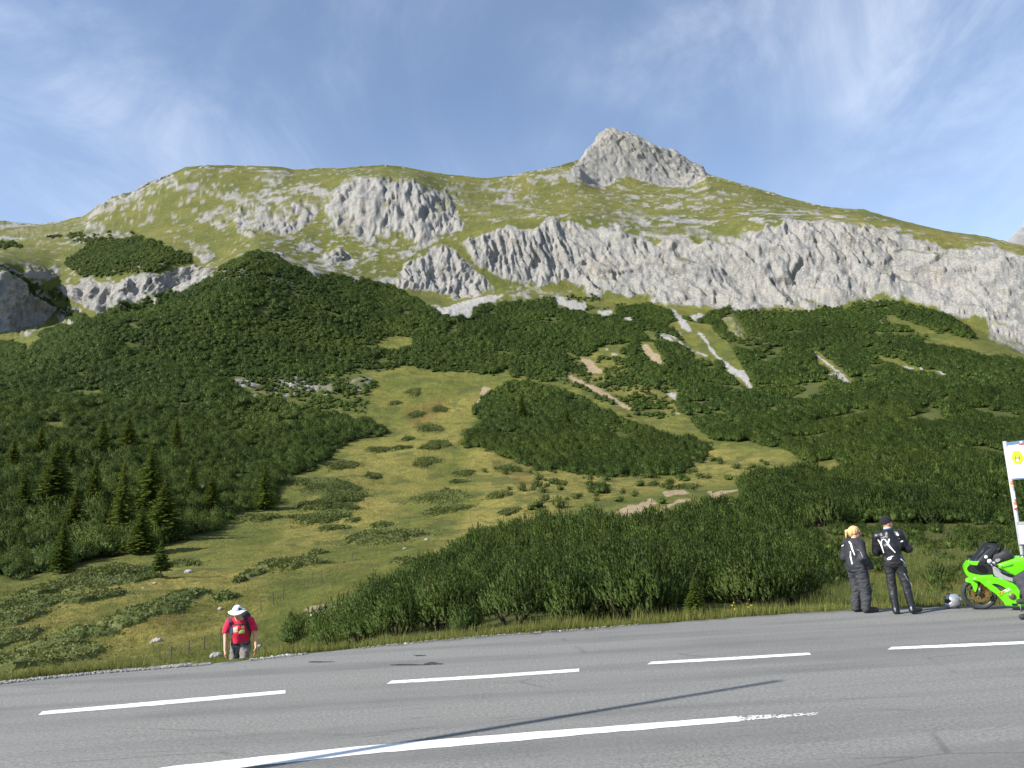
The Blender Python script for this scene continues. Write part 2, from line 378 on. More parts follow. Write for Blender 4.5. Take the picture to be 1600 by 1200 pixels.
ROCK = [
    (1.0, [(890, 272), (905, 240), (925, 190), (960, 170), (1010, 200), (1060, 222), (1112, 266), (1106, 280), (1085, 285), (1070, 290), (1048, 290), (1020, 288), (1000, 281), (985, 274), (970, 275), (960, 282), (945, 292), (918, 286), (905, 276)]),
    (.97, [(545, 278), (570, 275), (600, 276), (650, 280), (660, 290), (700, 300), (715, 330), (727, 360), (700, 367), (682, 362), (664, 388), (640, 372), (600, 367), (572, 378), (548, 372), (520, 357), (508, 330), (520, 300)]),
    (.82, [(372, 318), (400, 313), (430, 328), (455, 312), (490, 310), (502, 320), (490, 347), (460, 367), (420, 371), (395, 374), (372, 367), (366, 340)]),
    (.95, [(617, 428), (640, 410), (690, 390), (705, 393), (732, 410), (762, 440), (770, 453), (738, 467), (710, 469), (685, 457), (640, 452), (620, 444)]),
    (.9, [(487, 411), (500, 398), (525, 389), (545, 396), (548, 405), (520, 411)]),
    (.97, [(722, 384), (760, 362), (800, 358), (835, 360), (852, 349), (866, 342), (900, 343), (912, 362), (940, 362), (962, 358), (985, 370), (1015, 378), (1045, 385), (1082, 385), (1122, 376), (1162, 370), (1200, 350), (1240, 344), (1300, 350), (1340, 348), (1380, 361), (1420, 368), (1480, 388), (1530, 390),
           (1620, 400), (2000, 450), (2000, 620), (1612, 562), (1592, 545), (1560, 537), (1544, 525), (1549, 500), (1512, 496), (1480, 490), (1450, 482), (1430, 472), (1395, 468), (1375, 462), (1340, 471), (1270, 483), (1222, 479), (1180, 491), (1140, 488), (1100, 479), (1040, 479), (1012, 466), (985, 470), (955, 458), (935, 468),
           (918, 466), (914, 442), (880, 441), (840, 448), (800, 442), (770, 432), (735, 404)]),
    (.95, [(88, 452), (130, 440), (190, 442), (215, 427), (240, 424), (300, 416), (342, 418), (322, 440), (272, 461), (242, 476), (190, 492), (150, 487), (112, 472)]),
    (.95, [(-400, 420), (0, 420), (30, 432), (60, 462), (92, 482), (60, 512), (20, 518), (-400, 530)]),
    (.8, [(30, 425), (60, 418), (110, 420), (90, 440), (50, 440)]),
    (.9, [(88, 490), (120, 478), (140, 492), (128, 512), (100, 505)]),
    (.8, [(132, 345), (150, 322), (180, 306), (205, 302), (232, 305), (215, 318), (190, 322), (170, 335), (140, 345)]),
    (.7, [(205, 310), (235, 284), (265, 272), (285, 285), (280, 300), (250, 300), (230, 308)]),
    (.6, [(-400, 330), (0, 344), (60, 350), (110, 345), (100, 368), (40, 378), (0, 372), (-400, 380)]),
    (.75, [(100, 365), (145, 345), (172, 360), (150, 372), (110, 370)]),
    (.7, [(172, 372), (185, 358), (215, 368), (212, 374)]),
    (.62, [(285, 268), (320, 260), (380, 262), (380, 270), (320, 272), (295, 280)]),
    (.6, [(382, 262), (440, 264), (470, 276), (430, 288), (395, 276)]),
    (.68, [(305, 330), (360, 318), (372, 350), (345, 362), (310, 350)]),
    (.62, [(210, 322), (245, 322), (250, 342), (215, 342)]),
    (.6, [(270, 292), (310, 285), (350, 290), (340, 305), (290, 308)]),
    (.52, [(690, 285), (760, 290), (800, 300), (832, 310), (830, 345), (760, 345), (730, 340), (712, 310)]),
    (.5, [(330, 300), (500, 285), (520, 300), (510, 330), (430, 318), (330, 316)]),
    (.5, [(550, 372), (640, 375), (690, 365), (735, 385), (690, 392), (620, 412), (560, 400)]),
    (.42, [(400, 380), (470, 375), (560, 400), (640, 450), (700, 480), (740, 470), (700, 500), (600, 450), (480, 425), (400, 395)]),
    (.56, [(930, 340), (985, 318), (1100, 345), (1180, 355), (1180, 372), (1050, 384), (960, 362)]),
    (.40, [(940, 288), (1110, 290), (1250, 340), (1180, 352), (1000, 322), (930, 310)]),
    (.50, [(1150, 335), (1200, 340), (1200, 352), (1160, 352)]),
    (.48, [(1180, 325), (1300, 335), (1420, 360), (1600, 395), (1600, 405), (1420, 372), (1300, 352), (1200, 348)]),
    (.55, [(800, 270), (870, 262), (905, 268), (925, 295), (890, 290), (800, 285)]),
    (.85, [(900, 268), (930, 282), (948, 292), (930, 294), (908, 282)]),
    (.45, [(770, 300), (830, 305), (840, 340), (780, 345)]),
    (.55, [(296, 376), (325, 376), (335, 404), (318, 410), (302, 400)]),
    (.9, [(1128, 503), (1150, 498), (1168, 530), (1160, 540), (1142, 528)]),
    (.7, [(1030, 515), (1050, 505), (1068, 520), (1060, 532), (1040, 528)]),
    (.55, [(350, 588), (420, 592), (540, 578), (585, 592), (570, 612), (480, 618), (400, 620)]),
    (.65, [(480, 955), (530, 948), (536, 968), (490, 972)]),
    (.8, [(586, 928), (622, 912), (622, 924), (596, 934)]),
]
SCREE = [
    [(672, 482), (700, 480), (730, 472), (780, 460), (792, 458), (760, 478), (742, 488), (738, 508), (728, 500), (700, 498)],
    [(862, 462), (880, 468), (915, 472), (918, 482), (900, 490), (880, 478), (862, 470)], [(930, 484), (960, 482), (946, 493)],
    [(970, 500), (985, 498), (990, 508), (975, 506)], [(1044, 482), (1056, 486), (1082, 518), (1076, 520), (1052, 498)], [(1070, 496), (1080, 490), (1110, 492), (1092, 502)],
    [(1090, 522), (1098, 524), (1118, 558), (1128, 566), (1140, 574), (1162, 584), (1178, 606), (1170, 606), (1130, 574), (1112, 556)],
    [(1290, 588), (1312, 592), (1336, 608), (1322, 612)], [(1262, 545), (1268, 548), (1330, 600), (1324, 600)], [(1346, 602), (1356, 606), (1354, 616), (1344, 606)],
    [(1406, 569), (1432, 574), (1420, 578)], [(1428, 568), (1448, 570), (1444, 576)], [(1460, 580), (1482, 586), (1480, 592)], [(1042, 610), (1058, 608), (1056, 622), (1048, 620)],
    [(1365, 500), (1385, 504), (1380, 510), (1362, 506)], [(1478, 568), (1490, 570), (1486, 576)],
    [(1028, 522), (1030, 528), (1108, 562), (1106, 560)], [(940, 548), (962, 556), (978, 562), (955, 556)],
    [(480, 410), (500, 436), (498, 440), (482, 420)],
]
SOIL = [
    [(1002, 546), (1012, 543), (1030, 558), (1042, 576), (1036, 579), (1014, 562)], [(908, 562), (920, 562), (938, 578), (942, 586), (920, 580)],
    [(880, 584), (890, 584), (950, 616), (988, 640), (984, 643), (930, 618)], [(965, 800), (990, 792), (1020, 786), (1026, 790), (1000, 800), (970, 808)], [(915, 812), (935, 810), (932, 822), (918, 820)], [(876, 826), (890, 824), (886, 832)],
    [(1045, 640), (1066, 644), (1060, 646), (1046, 642)], [(1034, 775), (1070, 768), (1082, 772), (1044, 782)], [(1106, 768), (1116, 760), (1112, 772)], [(1110, 773), (1156, 760), (1156, 763), (1114, 776)],
    [(1276, 734), (1310, 734), (1306, 742), (1274, 740)], [(1305, 724), (1335, 726), (1328, 734), (1306, 732)], [(1014, 804), (1060, 786), (1088, 778), (1060, 790), (1022, 806)],
    [(756, 605), (766, 606), (750, 628), (741, 640)], [(470, 950), (500, 944), (530, 946), (528, 962), (490, 964)], [(560, 620), (565, 622), (560, 624)],
]
# (density, polygon) of dwarf-pine scrub
SCRUB = [
    (1.0, [(-420, 590), (0, 577), (60, 546), (120, 512), (170, 491), (230, 475), (290, 455), (340, 431), (390, 399), (432, 402), (445, 412), (490, 428), (540, 434), (600, 440), (640, 460), (672, 486), (700, 500), (738, 508), (745, 482), (800, 474), (850, 476), (880, 488),
           (905, 492), (950, 496), (985, 478), (1020, 484), (1030, 500), (1030, 520), (1000, 516), (1010, 530), (1030, 546), (1010, 545), (960, 545), (940, 548), (905, 560), (880, 545), (830, 545), (810, 548), (800, 575), (770, 585), (700, 582), (640, 574), (590, 578), (560, 576), (500, 582), (420, 588), (360, 592), (300, 600), (0, 640), (-420, 660)]),
    (1.0, [(-420, 600), (0, 600), (300, 590), (355, 596), (380, 620), (470, 640), (540, 648), (565, 660), (605, 678), (560, 684), (520, 700), (518, 722), (470, 745), (430, 760), (425, 792), (350, 812), (325, 835), (240, 855), (115, 885), (80, 898), (0, 908), (-420, 930)]),
    (.35, [(340, 590), (560, 578), (590, 600), (570, 650), (480, 640), (380, 622)]),
    (1.0, [(762, 612), (790, 600), (830, 605), (880, 616), (930, 640), (990, 666), (1050, 686), (1108, 708), (1100, 722), (1060, 735), (1000, 740), (940, 740), (880, 735), (820, 720), (770, 708), (722, 700), (735, 680), (752, 660), (740, 640)]),
    (1.0, [(985, 480), (1020, 474), (1050, 492), (1085, 505), (1100, 492), (1130, 486), (1180, 486), (1215, 494), (1260, 490), (1310, 488), (1360, 476), (1400, 480), (1450, 488), (1490, 498), (1512, 520), (1530, 540), (1570, 560), (1640, 580), (2050, 640), (2050, 800), (1600, 790), (1400, 740), (1345, 730), (1320, 722), (1255, 718), (1215, 700), (1120, 690),
           (1060, 640), (1040, 610), (1000, 590), (960, 560), (1000, 545), (1040, 540)]),
    (.42, [(880, 560), (1000, 560), (1040, 600), (1060, 650), (1000, 660), (930, 625), (860, 590)]),
    (.7, [(800, 545), (880, 548), (900, 575), (860, 600), (800, 590)]),
    (.16, [(740, 712), (1110, 712), (1180, 700), (1260, 720), (1180, 770), (1000, 790), (850, 835), (780, 790)]),
    (1.0, [(1160, 762), (1185, 742), (1300, 738), (1420, 730), (1650, 790), (2050, 800), (2050, 850), (1400, 850), (1250, 810), (1180, 800)]),
    (.9, [(1180, 795), (1260, 800), (1400, 820), (2050, 830), (2050, 870), (1560, 868), (1400, 850), (1260, 850)]), (.40, [(1260, 845), (1400, 845), (1560, 862), (2050, 865), (2050, 960), (1560, 935), (1330, 935), (1280, 900)]),
    (1.0, [(440, 1018), (470, 975), (540, 962), (590, 925), (640, 908), (690, 884), (745, 862), (830, 838), (900, 826), (1000, 838), (1080, 822), (1180, 800), (1250, 808), (1330, 850), (1330, 900), (1310, 925), (1285, 945), (1200, 950), (1100, 958), (1000, 966), (900, 974), (800, 982), (700, 990), (600, 1000), (500, 1012)]),
    (.85, [(100, 412), (140, 385), (180, 378), (240, 380), (296, 398), (300, 410), (240, 420), (200, 430), (130, 438)]),
    (.5, [(60, 370), (200, 366), (240, 378), (130, 384)]), (.7, [(-200, 378), (0, 382), (35, 386), (0, 394), (-200, 396)]),
    (.6, [(30, 455), (90, 478), (140, 500), (120, 510), (60, 470)]), (.7, [(-200, 415), (0, 418), (60, 440), (110, 475), (60, 472), (0, 440)]), (.8, [(-200, 540), (0, 535), (45, 545), (20, 560), (0, 570), (-200, 580)]),
    (.8, [(60, 518), (100, 512), (115, 525), (70, 535)]),
    (.35, [(830, 466), (920, 462), (985, 480), (900, 488), (830, 476)]), (.4, [(1200, 480), (1320, 480), (1400, 470), (1460, 486), (1400, 490), (1200, 494)]),
]
CLEAR = [
    [(588, 542), (600, 530), (625, 525), (645, 530), (642, 546), (610, 546)], [(1085, 505), (1110, 512), (1150, 560), (1180, 606), (1165, 610), (1130, 580), (1128, 570), (1100, 560), (1060, 530), (1042, 505)],
    [(1000, 542), (1020, 540), (1046, 576), (1035, 582), (1010, 566)], [(906, 558), (925, 560), (946, 590), (925, 588)], [(1125, 500), (1152, 496), (1172, 532), (1160, 542), (1140, 528)],
    [(1258, 540), (1272, 545), (1345, 606), (1330, 614), (1290, 590)], [(1350, 560), (1410, 566), (1490, 588), (1470, 596), (1410, 580)], [(1480, 520), (1530, 535), (1560, 560), (1500, 545), (1440, 535)],
    [(1040, 606), (1060, 606), (1058, 624), (1046, 622)], [(1380, 500), (1400, 500), (1470, 520), (1460, 526), (1390, 508)], [(1030, 520), (1120, 566), (1112, 572), (1030, 530)], [(940, 546), (985, 562), (980, 568), (945, 556)],
    [(60, 668), (100, 665), (105, 680), (60, 682)], [(105, 612), (155, 612), (150, 620), (110, 620)], [(1475, 640), (1500, 650), (1498, 658), (1480, 652)], [(1180, 560), (1200, 566), (1196, 574)],
    [(1070, 612), (1150, 612), (1170, 630), (1090, 630)] if False else [(1150, 612), (1165, 616), (1160, 624)],
   
]
rho = region(ROCK, 1.0, 2)
N3 = lambda k, o=3, sd=0, kz=1.0: fbm(GX / k, GY / k, GZ / k * kz, o, sd)
spk = fbm(GX / 9, GY / 26, GZ / 6.5, 4, 31)
rock = sstep(0.46, 0.60, rho * 1.0 + spk * np.where(rho > .8, .50, .62) * (rho > .02) - np.where(rho > .8, .06, .02))
small_spot = sstep(.30, .52, fbm(GX / 4.4, GY / 13, GZ / 3.0, 3, 33) + .26 * N3(40, 2, 36)) * ((GPY < 470) & (GPY > 250)) * .85
alp = sstep(540, 400, GPY)
rock = np.maximum(rock, small_spot * (rho < .9)).astype(np.float32)
scn = .62 * fbm(GX / 3.2, GY / 3.2, GZ / 3.2, 3, 35)
scree = region(SCREE, .6, 1); scree = sstep(.34, .62, scree + scn * (scree > .02)); soil = region(SOIL, .6, 1); soil = sstep(.34, .62, soil + scn * (soil > .02))
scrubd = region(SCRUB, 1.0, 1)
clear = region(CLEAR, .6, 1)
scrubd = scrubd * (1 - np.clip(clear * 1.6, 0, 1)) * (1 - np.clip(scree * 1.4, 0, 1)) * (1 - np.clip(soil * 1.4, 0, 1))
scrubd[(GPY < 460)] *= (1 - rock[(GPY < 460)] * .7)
DRY = [(1.0, [(720, 720), (800, 690), (900, 745), (860, 830), (790, 850), (700, 880), (640, 900), (720, 820), (760, 770)]), (.9, [(0, 985), (100, 940), (180, 920), (200, 935), (120, 965), (30, 1000)]), (.7, [(560, 690), (640, 660), (740, 610), (760, 620), (720, 690), (640, 780), (560, 840), (300, 930), (240, 960), (400, 880)]),
       (.8, [(780, 700), (1120, 700), (1250, 725), (1000, 780), (850, 790)]), (.6, [(200, 890), (420, 880), (420, 960), (250, 1030), (160, 1035)]), (.7, [(1440, 880), (1560, 900), (1560, 945), (1440, 945)]), (.6, [(880, 560), (1010, 560), (1060, 650), (950, 630)]),
       (.55, [(1230, 320), (1600, 385), (1600, 400), (1300, 350)]), (.15, [(0, 350), (900, 258), (1100, 280), (1250, 320), (1000, 340), (500, 340), (100, 400)])]
dry = np.clip(blur2(region(DRY, 1.5, 2), 6) * .85 + .55 * fbm(GX / 16, GY / 9, GX * 0, 4, 41) + .10, 0, 1)
RED = [[(770, 714), (800, 718), (830, 740), (800, 744), (770, 726)], [(630, 640), (690, 625), (700, 640), (680, 660), (640, 660)], [(240, 970), (290, 955), (280, 968), (240, 980)], [(800, 730), (840, 750), (830, 765), (800, 750)]]
red = blur2(region(RED, 1.2, 2), 3)
print('masks', round(time.time() - T0, 1))

# ------------------------------------------------------------------ relief
amp = sstep(60, 220, GY)
dz = amp * (2.2 * fbm(GX / 55, GY / 55, GX * 0, 3, 51) + .8 * fbm(GX / 14, GY / 14, GX * 0, 3, 52)) + sstep(18, 40, GY) * (.42 * fbm(GX / 7, GY / 7, GX * 0, 3, 53) + .17 * fbm(GX / 2.0, GY / 2.0, GX * 0, 2, 54)) * (1 - .25 * amp)
dz += .05 * fbm(GX / .8, GY / .8, GX * 0, 2, 55) * sstep(.2, .8, GY - Ye[None, :]) * (GY < 40)
skyline = sstep(0, 1, 0) 
GZ2 = GZ + dz
P = np.stack([GX, GY, GZ2], -1).astype(np.float32)
du = np.gradient(P, axis=0); dv = np.gradient(P, axis=1)
nrm = np.cross(dv, du); nrm /= np.linalg.norm(nrm, axis=-1, keepdims=True) + 1e-9
nrm[nrm[..., 2] < 0] *= -1
vd = np.stack([-GX, -GY, 0 * GX], -1); vd /= np.linalg.norm(vd, axis=-1, keepdims=True) + 1e-9
ddir = nrm * .75 + vd * .45; ddir /= np.linalg.norm(ddir, axis=-1, keepdims=True) + 1e-9
shear = np.interp(GPX, [0, 300, 600, 760, 900, 1200, 1400, 1600], [.25, .2, .05, .25, .55, .42, .45, .2]).astype(np.float32)
rc = GX + shear * GZ2
billow = lambda a: np.abs(a) * 2 - .45
wz = 5.0 * fbm(GX / 22, GY / 22, GZ2 / 16, 3, 61)
rcw = rc + wz
b1 = billow(vnoise(rcw / 17, GY / 70, GZ2 / 48, 62)); b2 = billow(vnoise(rcw / 8.0, GY / 30, GZ2 / 19, 63)); b3 = billow(vnoise(rcw / 3.6, GY / 9, GZ2 / 6.5, 64))
b6 = billow(vnoise((rcw + .5 * GZ2) / 5.2, GY / 8, (GZ2 - .4 * rcw) / 9, 68))
b4 = billow(vnoise(GX / 2.0, GY / 2.4, GZ2 / 3.4, 65)); b5 = vnoise(GX / 1.05, GY / 1.1, GZ2 / 1.3, 66); st = billow(vnoise(rc / 40, GY / 40, (GZ2 + .3 * GX) / 5.0, 67))
rs_ = blur2(rock, 2); big = blur2(np.clip((rho - .55) * 3, 0, 1), 4)
near_k = np.clip(GY / 300, 0.05, 1)
peak_k = sstep(300, 285, GPY) * sstep(880, 900, GPX) * sstep(1125, 1108, GPX)
bigr = big * (1 - .85 * peak_k)
pn = billow(fbm(GX / 9, GY / 9, GZ2 / 11, 3, 69)); pn2 = billow(vnoise((GX + .7 * GZ2) / 3.2, GY / 4, GZ2 / 4.5, 70))
sel = rs_ > .02
f1 = np.zeros_like(GX, dtype=np.float32); f2 = f1.copy(); f3 = f1.copy()
q1, q2, q3 = rcw[sel].astype(np.float32), GY[sel].astype(np.float32), GZ2[sel].astype(np.float32)
f1[sel] = facets(q1 / 11, q2 / 26, q3 / 24, 3); f2[sel] = facets(q1 / 4.6, q2 / 10, (q3 + .35 * q1) / 13, 17); f3[sel] = facets(q1 / 2.2, q2 / 4, (q3 - .3 * q1) / 5.5, 29)
D = rs_ * (bigr * (1.3 * b1 + .6 * b2) + (bigr + .35 * peak_k) * 2.0 * f1 + (.35 + .65 * big) * 1.25 * f2 + (.5 + .3 * big) * .8 * f3 + .15 * b3 + .26 * b5 + peak_k * (.9 * pn - 1.2) + sstep(130, 60, GPX) * sstep(405, 420, GPY) * (3.0 * pn + 2.0 * pn2) + .2 + .5 * big) * near_k
D = .45 * D + .55 * blur2(D.astype(np.float32), 1)
D += scree * .25 * b5 * near_k
P += ddir * D[..., None]
# grass holds on the ledges of the walls
n2 = np.cross(np.gradient(P, axis=1), np.gradient(P, axis=0)); n2 /= np.linalg.norm(n2, axis=-1, keepdims=True) + 1e-9
lz = blur2(np.abs(n2[..., 2]).astype(np.float32), 1)
ledge = sstep(.60, .80, lz + .22 * fbm(GX / 7, GY / 20, GZ / 5, 3, 38)) * (rho > .5) * (1 - peak_k * .8)
rock = rock * (1 - .85 * ledge * sstep(-.15, .25, fbm(GX / 30, GY / 40, GZ / 18, 3, 39)))
print('relief', round(time.time() - T0, 1))
# trim the start rows so nothing rises through the road
e = (GY < Ye[None, :] + .2)
P[..., 2] = np.where(e, np.minimum(P[..., 2], -0.045), P[..., 2])

def grid_faces(nr, nc):
    i = np.arange(nr * nc).reshape(nr, nc)
    return np.stack([i[:-1, :-1], i[:-1, 1:], i[1:, 1:], i[1:, :-1]], -1).reshape(-1, 4)
GF = grid_faces(NR, NC)

# ground lookups
_py_disp = GPY
def col_of(s): return np.clip(np.interp(s, SG, np.arange(NC)), 0, NC - 1.001)
def ground_xy(x, y):
    """height of the built ground below (x, y)"""
    x = np.atleast_1d(np.asarray(x, float)); y = np.atleast_1d(np.asarray(y, float))
    c = col_of(x / y); c0 = np.floor(c).astype(int); fc = c - c0; z = np.empty(len(x))
    for k in range(len(x)):
        za = np.interp(y[k], GY[:, c0[k]], P[:, c0[k], 2]); zb = np.interp(y[k], GY[:, c0[k] + 1], P[:, c0[k] + 1, 2])
        z[k] = za + (zb - za) * fc[k]
    return z
def ground_px(px, py):
    """the first ground point seen at a photo position"""
    px = np.atleast_1d(np.asarray(px, float)); py = np.atleast_1d(np.asarray(py, float)); o = np.empty((len(px), 3))
    for k in range(len(px)):
        s = s_of(px[k], py[k]); ci = int(round(float(col_of(s))))
        Pc = P[:, ci]; q = _pp[:, ci]
        vis = np.where(q[:-1] >= py[k])[0]
        below = q <= py[k]
        j = np.argmax(below & (np.arange(NR) > 2)) if below.any() else NR - 1
        j = max(j, 1); a, b = q[j - 1], q[j]
        t = 0 if a == b else np.clip((a - py[k]) / (a - b), 0, 1)
        o[k] = Pc[j - 1] + (Pc[j] - Pc[j - 1]) * t
    return o
_, _pp = project(P)

# ------------------------------------------------------------------ ground material
tm = bpy.data.materials.new('alpine_ground'); tm.use_nodes = True; t = NT(tm.node_tree); B = t.n['Principled BSDF']
oc = t.node('ShaderNodeTexCoord').outputs['Object']
a_rock, a_scree, a_soil, a_dry, a_scrub, a_red = (t.attr(n) for n in ('rock', 'scree', 'soil', 'dry', 'scrub', 'red'))
n_l = t.noise(oc, .035, 4); n_m = t.noise(oc, .33, 6, .65); n_f = t.noise(oc, 2.3, 6, .65); n_s = t.noise(t.mapping(oc, scale=(1, 1, 2.2)), .9, 6, .7)
g = t.mix(t.ramp(n_m, .32, .68), (.074, .096, .016), (.140, .146, .030))
g = t.mix(t.ramp(n_l, .4, .65, 0, .5), g, (.185, .165, .036))
a_alp = t.attr('alp')
g = t.mix(t.math('MULTIPLY', a_alp, .85), g, t.mix(t.ramp(n_m, .3, .66), (.066, .082, .021), (.118, .120, .034)))
g = t.mix(t.math('MULTIPLY', a_dry, t.ramp(n_m, .25, .62, .3, 1)), g, (.29, .235, .064))
g = t.mix(t.math('MULTIPLY', a_red, t.ramp(n_f, .35, .6, .2, .9)), g, (.17, .075, .028))
g = t.mix(t.ramp(n_f, .38, .62, 0, .55), g, (.065, .078, .018), 'MIX')
g = t.mix(t.math('MULTIPLY', t.math('SUBTRACT', 1.0, a_alp), t.ramp(t.noise(t.mapping(oc, scale=(1, .8, 1)), .13, 6, .68), .49, .60, 0, .72)), g, (.066, .080, .021))
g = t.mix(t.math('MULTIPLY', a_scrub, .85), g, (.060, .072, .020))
r1 = t.mix(t.ramp(n_s, .3, .68), (.215, .207, .19), (.385, .365, .33))
r1 = t.mix(t.ramp(t.noise(t.mapping(oc, scale=(1, 1, .35)), .06, 5, .6), .52, .72, 0, .55), r1, (.36, .30, .235))
r1 = t.mix(t.ramp(t.noise(t.mapping(oc, scale=(1.4, 1.4, .25)), .16, 5, .6), .47, .66, 0, .75), r1, (.165, .168, .178))
r1 = t.mix(t.ramp(t.noise(oc, 1.6, 7, .75), .42, .56, .55, 0), r1, (.10, .10, .10))
sc = t.mix(t.ramp(n_f, .35, .65), (.24, .23, .21), (.40, .385, .36))
so = t.mix(t.ramp(n_f, .35, .65), (.24, .18, .11), (.38, .30, .19))
c = t.mix(a_rock, g, r1); c = t.mix(a_scree, c, sc); c = t.mix(a_soil, c, so)
t.put(B.inputs['Base Color'], c); B.inputs['Roughness'].default_value = .95; B.inputs['Specular IOR Level'].default_value = .15
bh = t.math('ADD', t.math('MULTIPLY', t.noise(oc, .7, 8, .7), 1.2), t.math('MULTIPLY', n_f, .35))
t.put(B.inputs['Normal'], t.bump(bh, .75, .8))
me = make_mesh('mountain_terrain', P.reshape(-1, 3), GF, tm, smooth=True)
for n, v in (('rock', rock), ('scree', scree), ('soil', soil), ('dry', dry), ('scrub', scrubd), ('red', red), ('alp', alp)): set_attr(me, n, v)
mesh_obj('mountain_terrain', me, kind='structure', label='mountain slope with grassy ridge, grey limestone cliffs and valley meadow')
print('terrain built', round(time.time() - T0, 1))

# far grey peak beyond the ridge on the east side
nx, ny = 150, 60
fx = np.linspace(-1, 1, nx)[None, :]; fy = np.linspace(-1, 1, ny)[:, None]
c0 = at_depth(1690, 600, 2300.0); X = c0[0] + fx * 900 + 0 * fy; Y = c0[1] + fy * 700 + 0 * fx
H = 880 * np.exp(-(np.abs(fx + .02) * 1.25) ** 1.25 * 1.1) * np.clip(1 - np.abs(fy) ** 1.3, 0, 1) + 0 * X
rg = 1 - np.abs(fbm(X / 210, Y / 260, X * 0, 5, 71)) * 1.6
H = H * (.86 + .14 * rg) + 60 * rg * np.clip(H / 400, 0, 1) - 40
pk_py = 318; zt = at_depth(1690, pk_py, 2300.0)[2]; H *= zt / H.max()
fm = mat_basic('far_rock', (.25, .245, .24), .95, c2=(.15, .15, .155), scale=.02, bump=.5, bscale=.05, spec=.1)
mesh_obj('far_mountain', make_mesh('far_mountain', np.stack([X, Y, H], -1).reshape(-1, 3), grid_faces(ny, nx), fm, smooth=False), kind='structure', label='pale grey rocky peak rising behind the ridge')

# plain ground round the viewer, behind the road and far to the sides
gm = mat_basic('meadow_ground', (.10, .11, .025), .95, c2=(.06, .075, .015), scale=.5, spec=.1)
R0 = 3000
V = [(-R0, -R0, -.5), (R0, -R0, -.5), (R0, 2.6, -.5), (-R0, 2.6, -.5)]
mb = MB(); mb.add([(-60, -60, -.1), (60, -60, -.1), (60, 2.9, -.1), (-60, 2.9, -.1)], [(0, 1, 2, 3)]); mb.add(V, [(0, 1, 2, 3)])
mb.add([(-R0, 2.6, -30), (R0, 2.6, -30), (R0, 4200, -30), (-R0, 4200, -30)], [(0, 1, 2, 3)])
mb.obj('ground', gm, kind='structure', label='grass ground behind the road')

# ------------------------------------------------------------------ road
am = bpy.data.materials.new('old_asphalt'); am.use_nodes = True; t = NT(am.node_tree); B = t.n['Principled BSDF']
oc = t.node('ShaderNodeTexCoord').outputs['Object']
rot = t.mapping(oc, rot=(0, 0, rad(-4)))
agg = t.noise(oc, 26, 4, .85); agg2 = t.noise(oc, 34, 3, .8)
cl_ = t.noise(oc, 1.1, 5, .6); trk = t.noise(t.mapping(rot, scale=(.10, 1.25, 1)), 1.0, 4, .55); strk = t.noise(t.mapping(rot, scale=(.45, 6.0, 1)), 1.4, 6, .7)
c = t.mix(t.ramp(agg, .38, .62), (.135, .135, .126), (.255, .252, .232))
c = t.mix(t.ramp(agg2, .60, .68, 0, .7), c, (.40, .395, .37))
c = t.mix(t.ramp(trk, .42, .66, 0, .58), c, (.105, .105, .102))
c = t.mix(t.ramp(cl_, .38, .62, 0, .32), c, (.19, .188, .178))
c = t.mix(t.ramp(strk, .60, .72, 0, .5), c, (.045, .045, .046))
vo = t.node('ShaderNodeTexVoronoi', feature='DISTANCE_TO_EDGE'); t.put(vo.inputs['Vector'], t.mapping(t.mix(.06, rot, t.node('ShaderNodeTexNoise').outputs['Color']), scale=(.22, .6, 1))); vo.inputs['Scale'].default_value = 1.0
crk = t.math('MULTIPLY', t.ramp(vo.outputs['Distance'], .0, .012, 1, 0), t.ramp(t.noise(oc, .45, 3), .52, .60))
c = t.mix(t.math('MULTIPLY', crk, .35), c, (.03, .03, .03))
t.put(B.inputs['Base Color'], c); B.inputs['Roughness'].default_value = .88; B.inputs['Specular IOR Level'].default_value = .25
t.put(B.inputs['Normal'], t.bump(agg, .55, .012))
rng = np.random.RandomState(3)
ss = np.linspace(EDGE_S[0], EDGE_S[-1], 900)
Yr = edge_Y(ss); Yr = np.interp(ss, ss, Yr) + .05 * fbm(ss * Yr * 1.6, ss * 0, ss * 0, 4, 81) + .05 * vnoise(ss * Yr * 5, ss * 0, ss * 0, 82)
Yr = smooth_s(Yr, 3)
rx = ss * Yr
nrow = 26; tt = np.linspace(0, 1, nrow)[:, None]
RY_ = 2.7 + (Yr[None, :] - 2.7) * tt; RX_ = rx[None, :] * (1 + 0 * tt)
RZ_ = np.where(tt > .999, -.012, 0) + 0 * RX_
rv = np.stack([RX_, RY_, RZ_], -1)
low = np.stack([rx, Yr + .02, -.09 + 0 * rx], -1)[None]
rv = np.concatenate([rv, low], 0)
mesh_obj('road', make_mesh('road', rv.reshape(-1, 3), grid_faces(nrow + 1, len(ss)), am, smooth=False), kind='structure', label='grey worn asphalt mountain road')

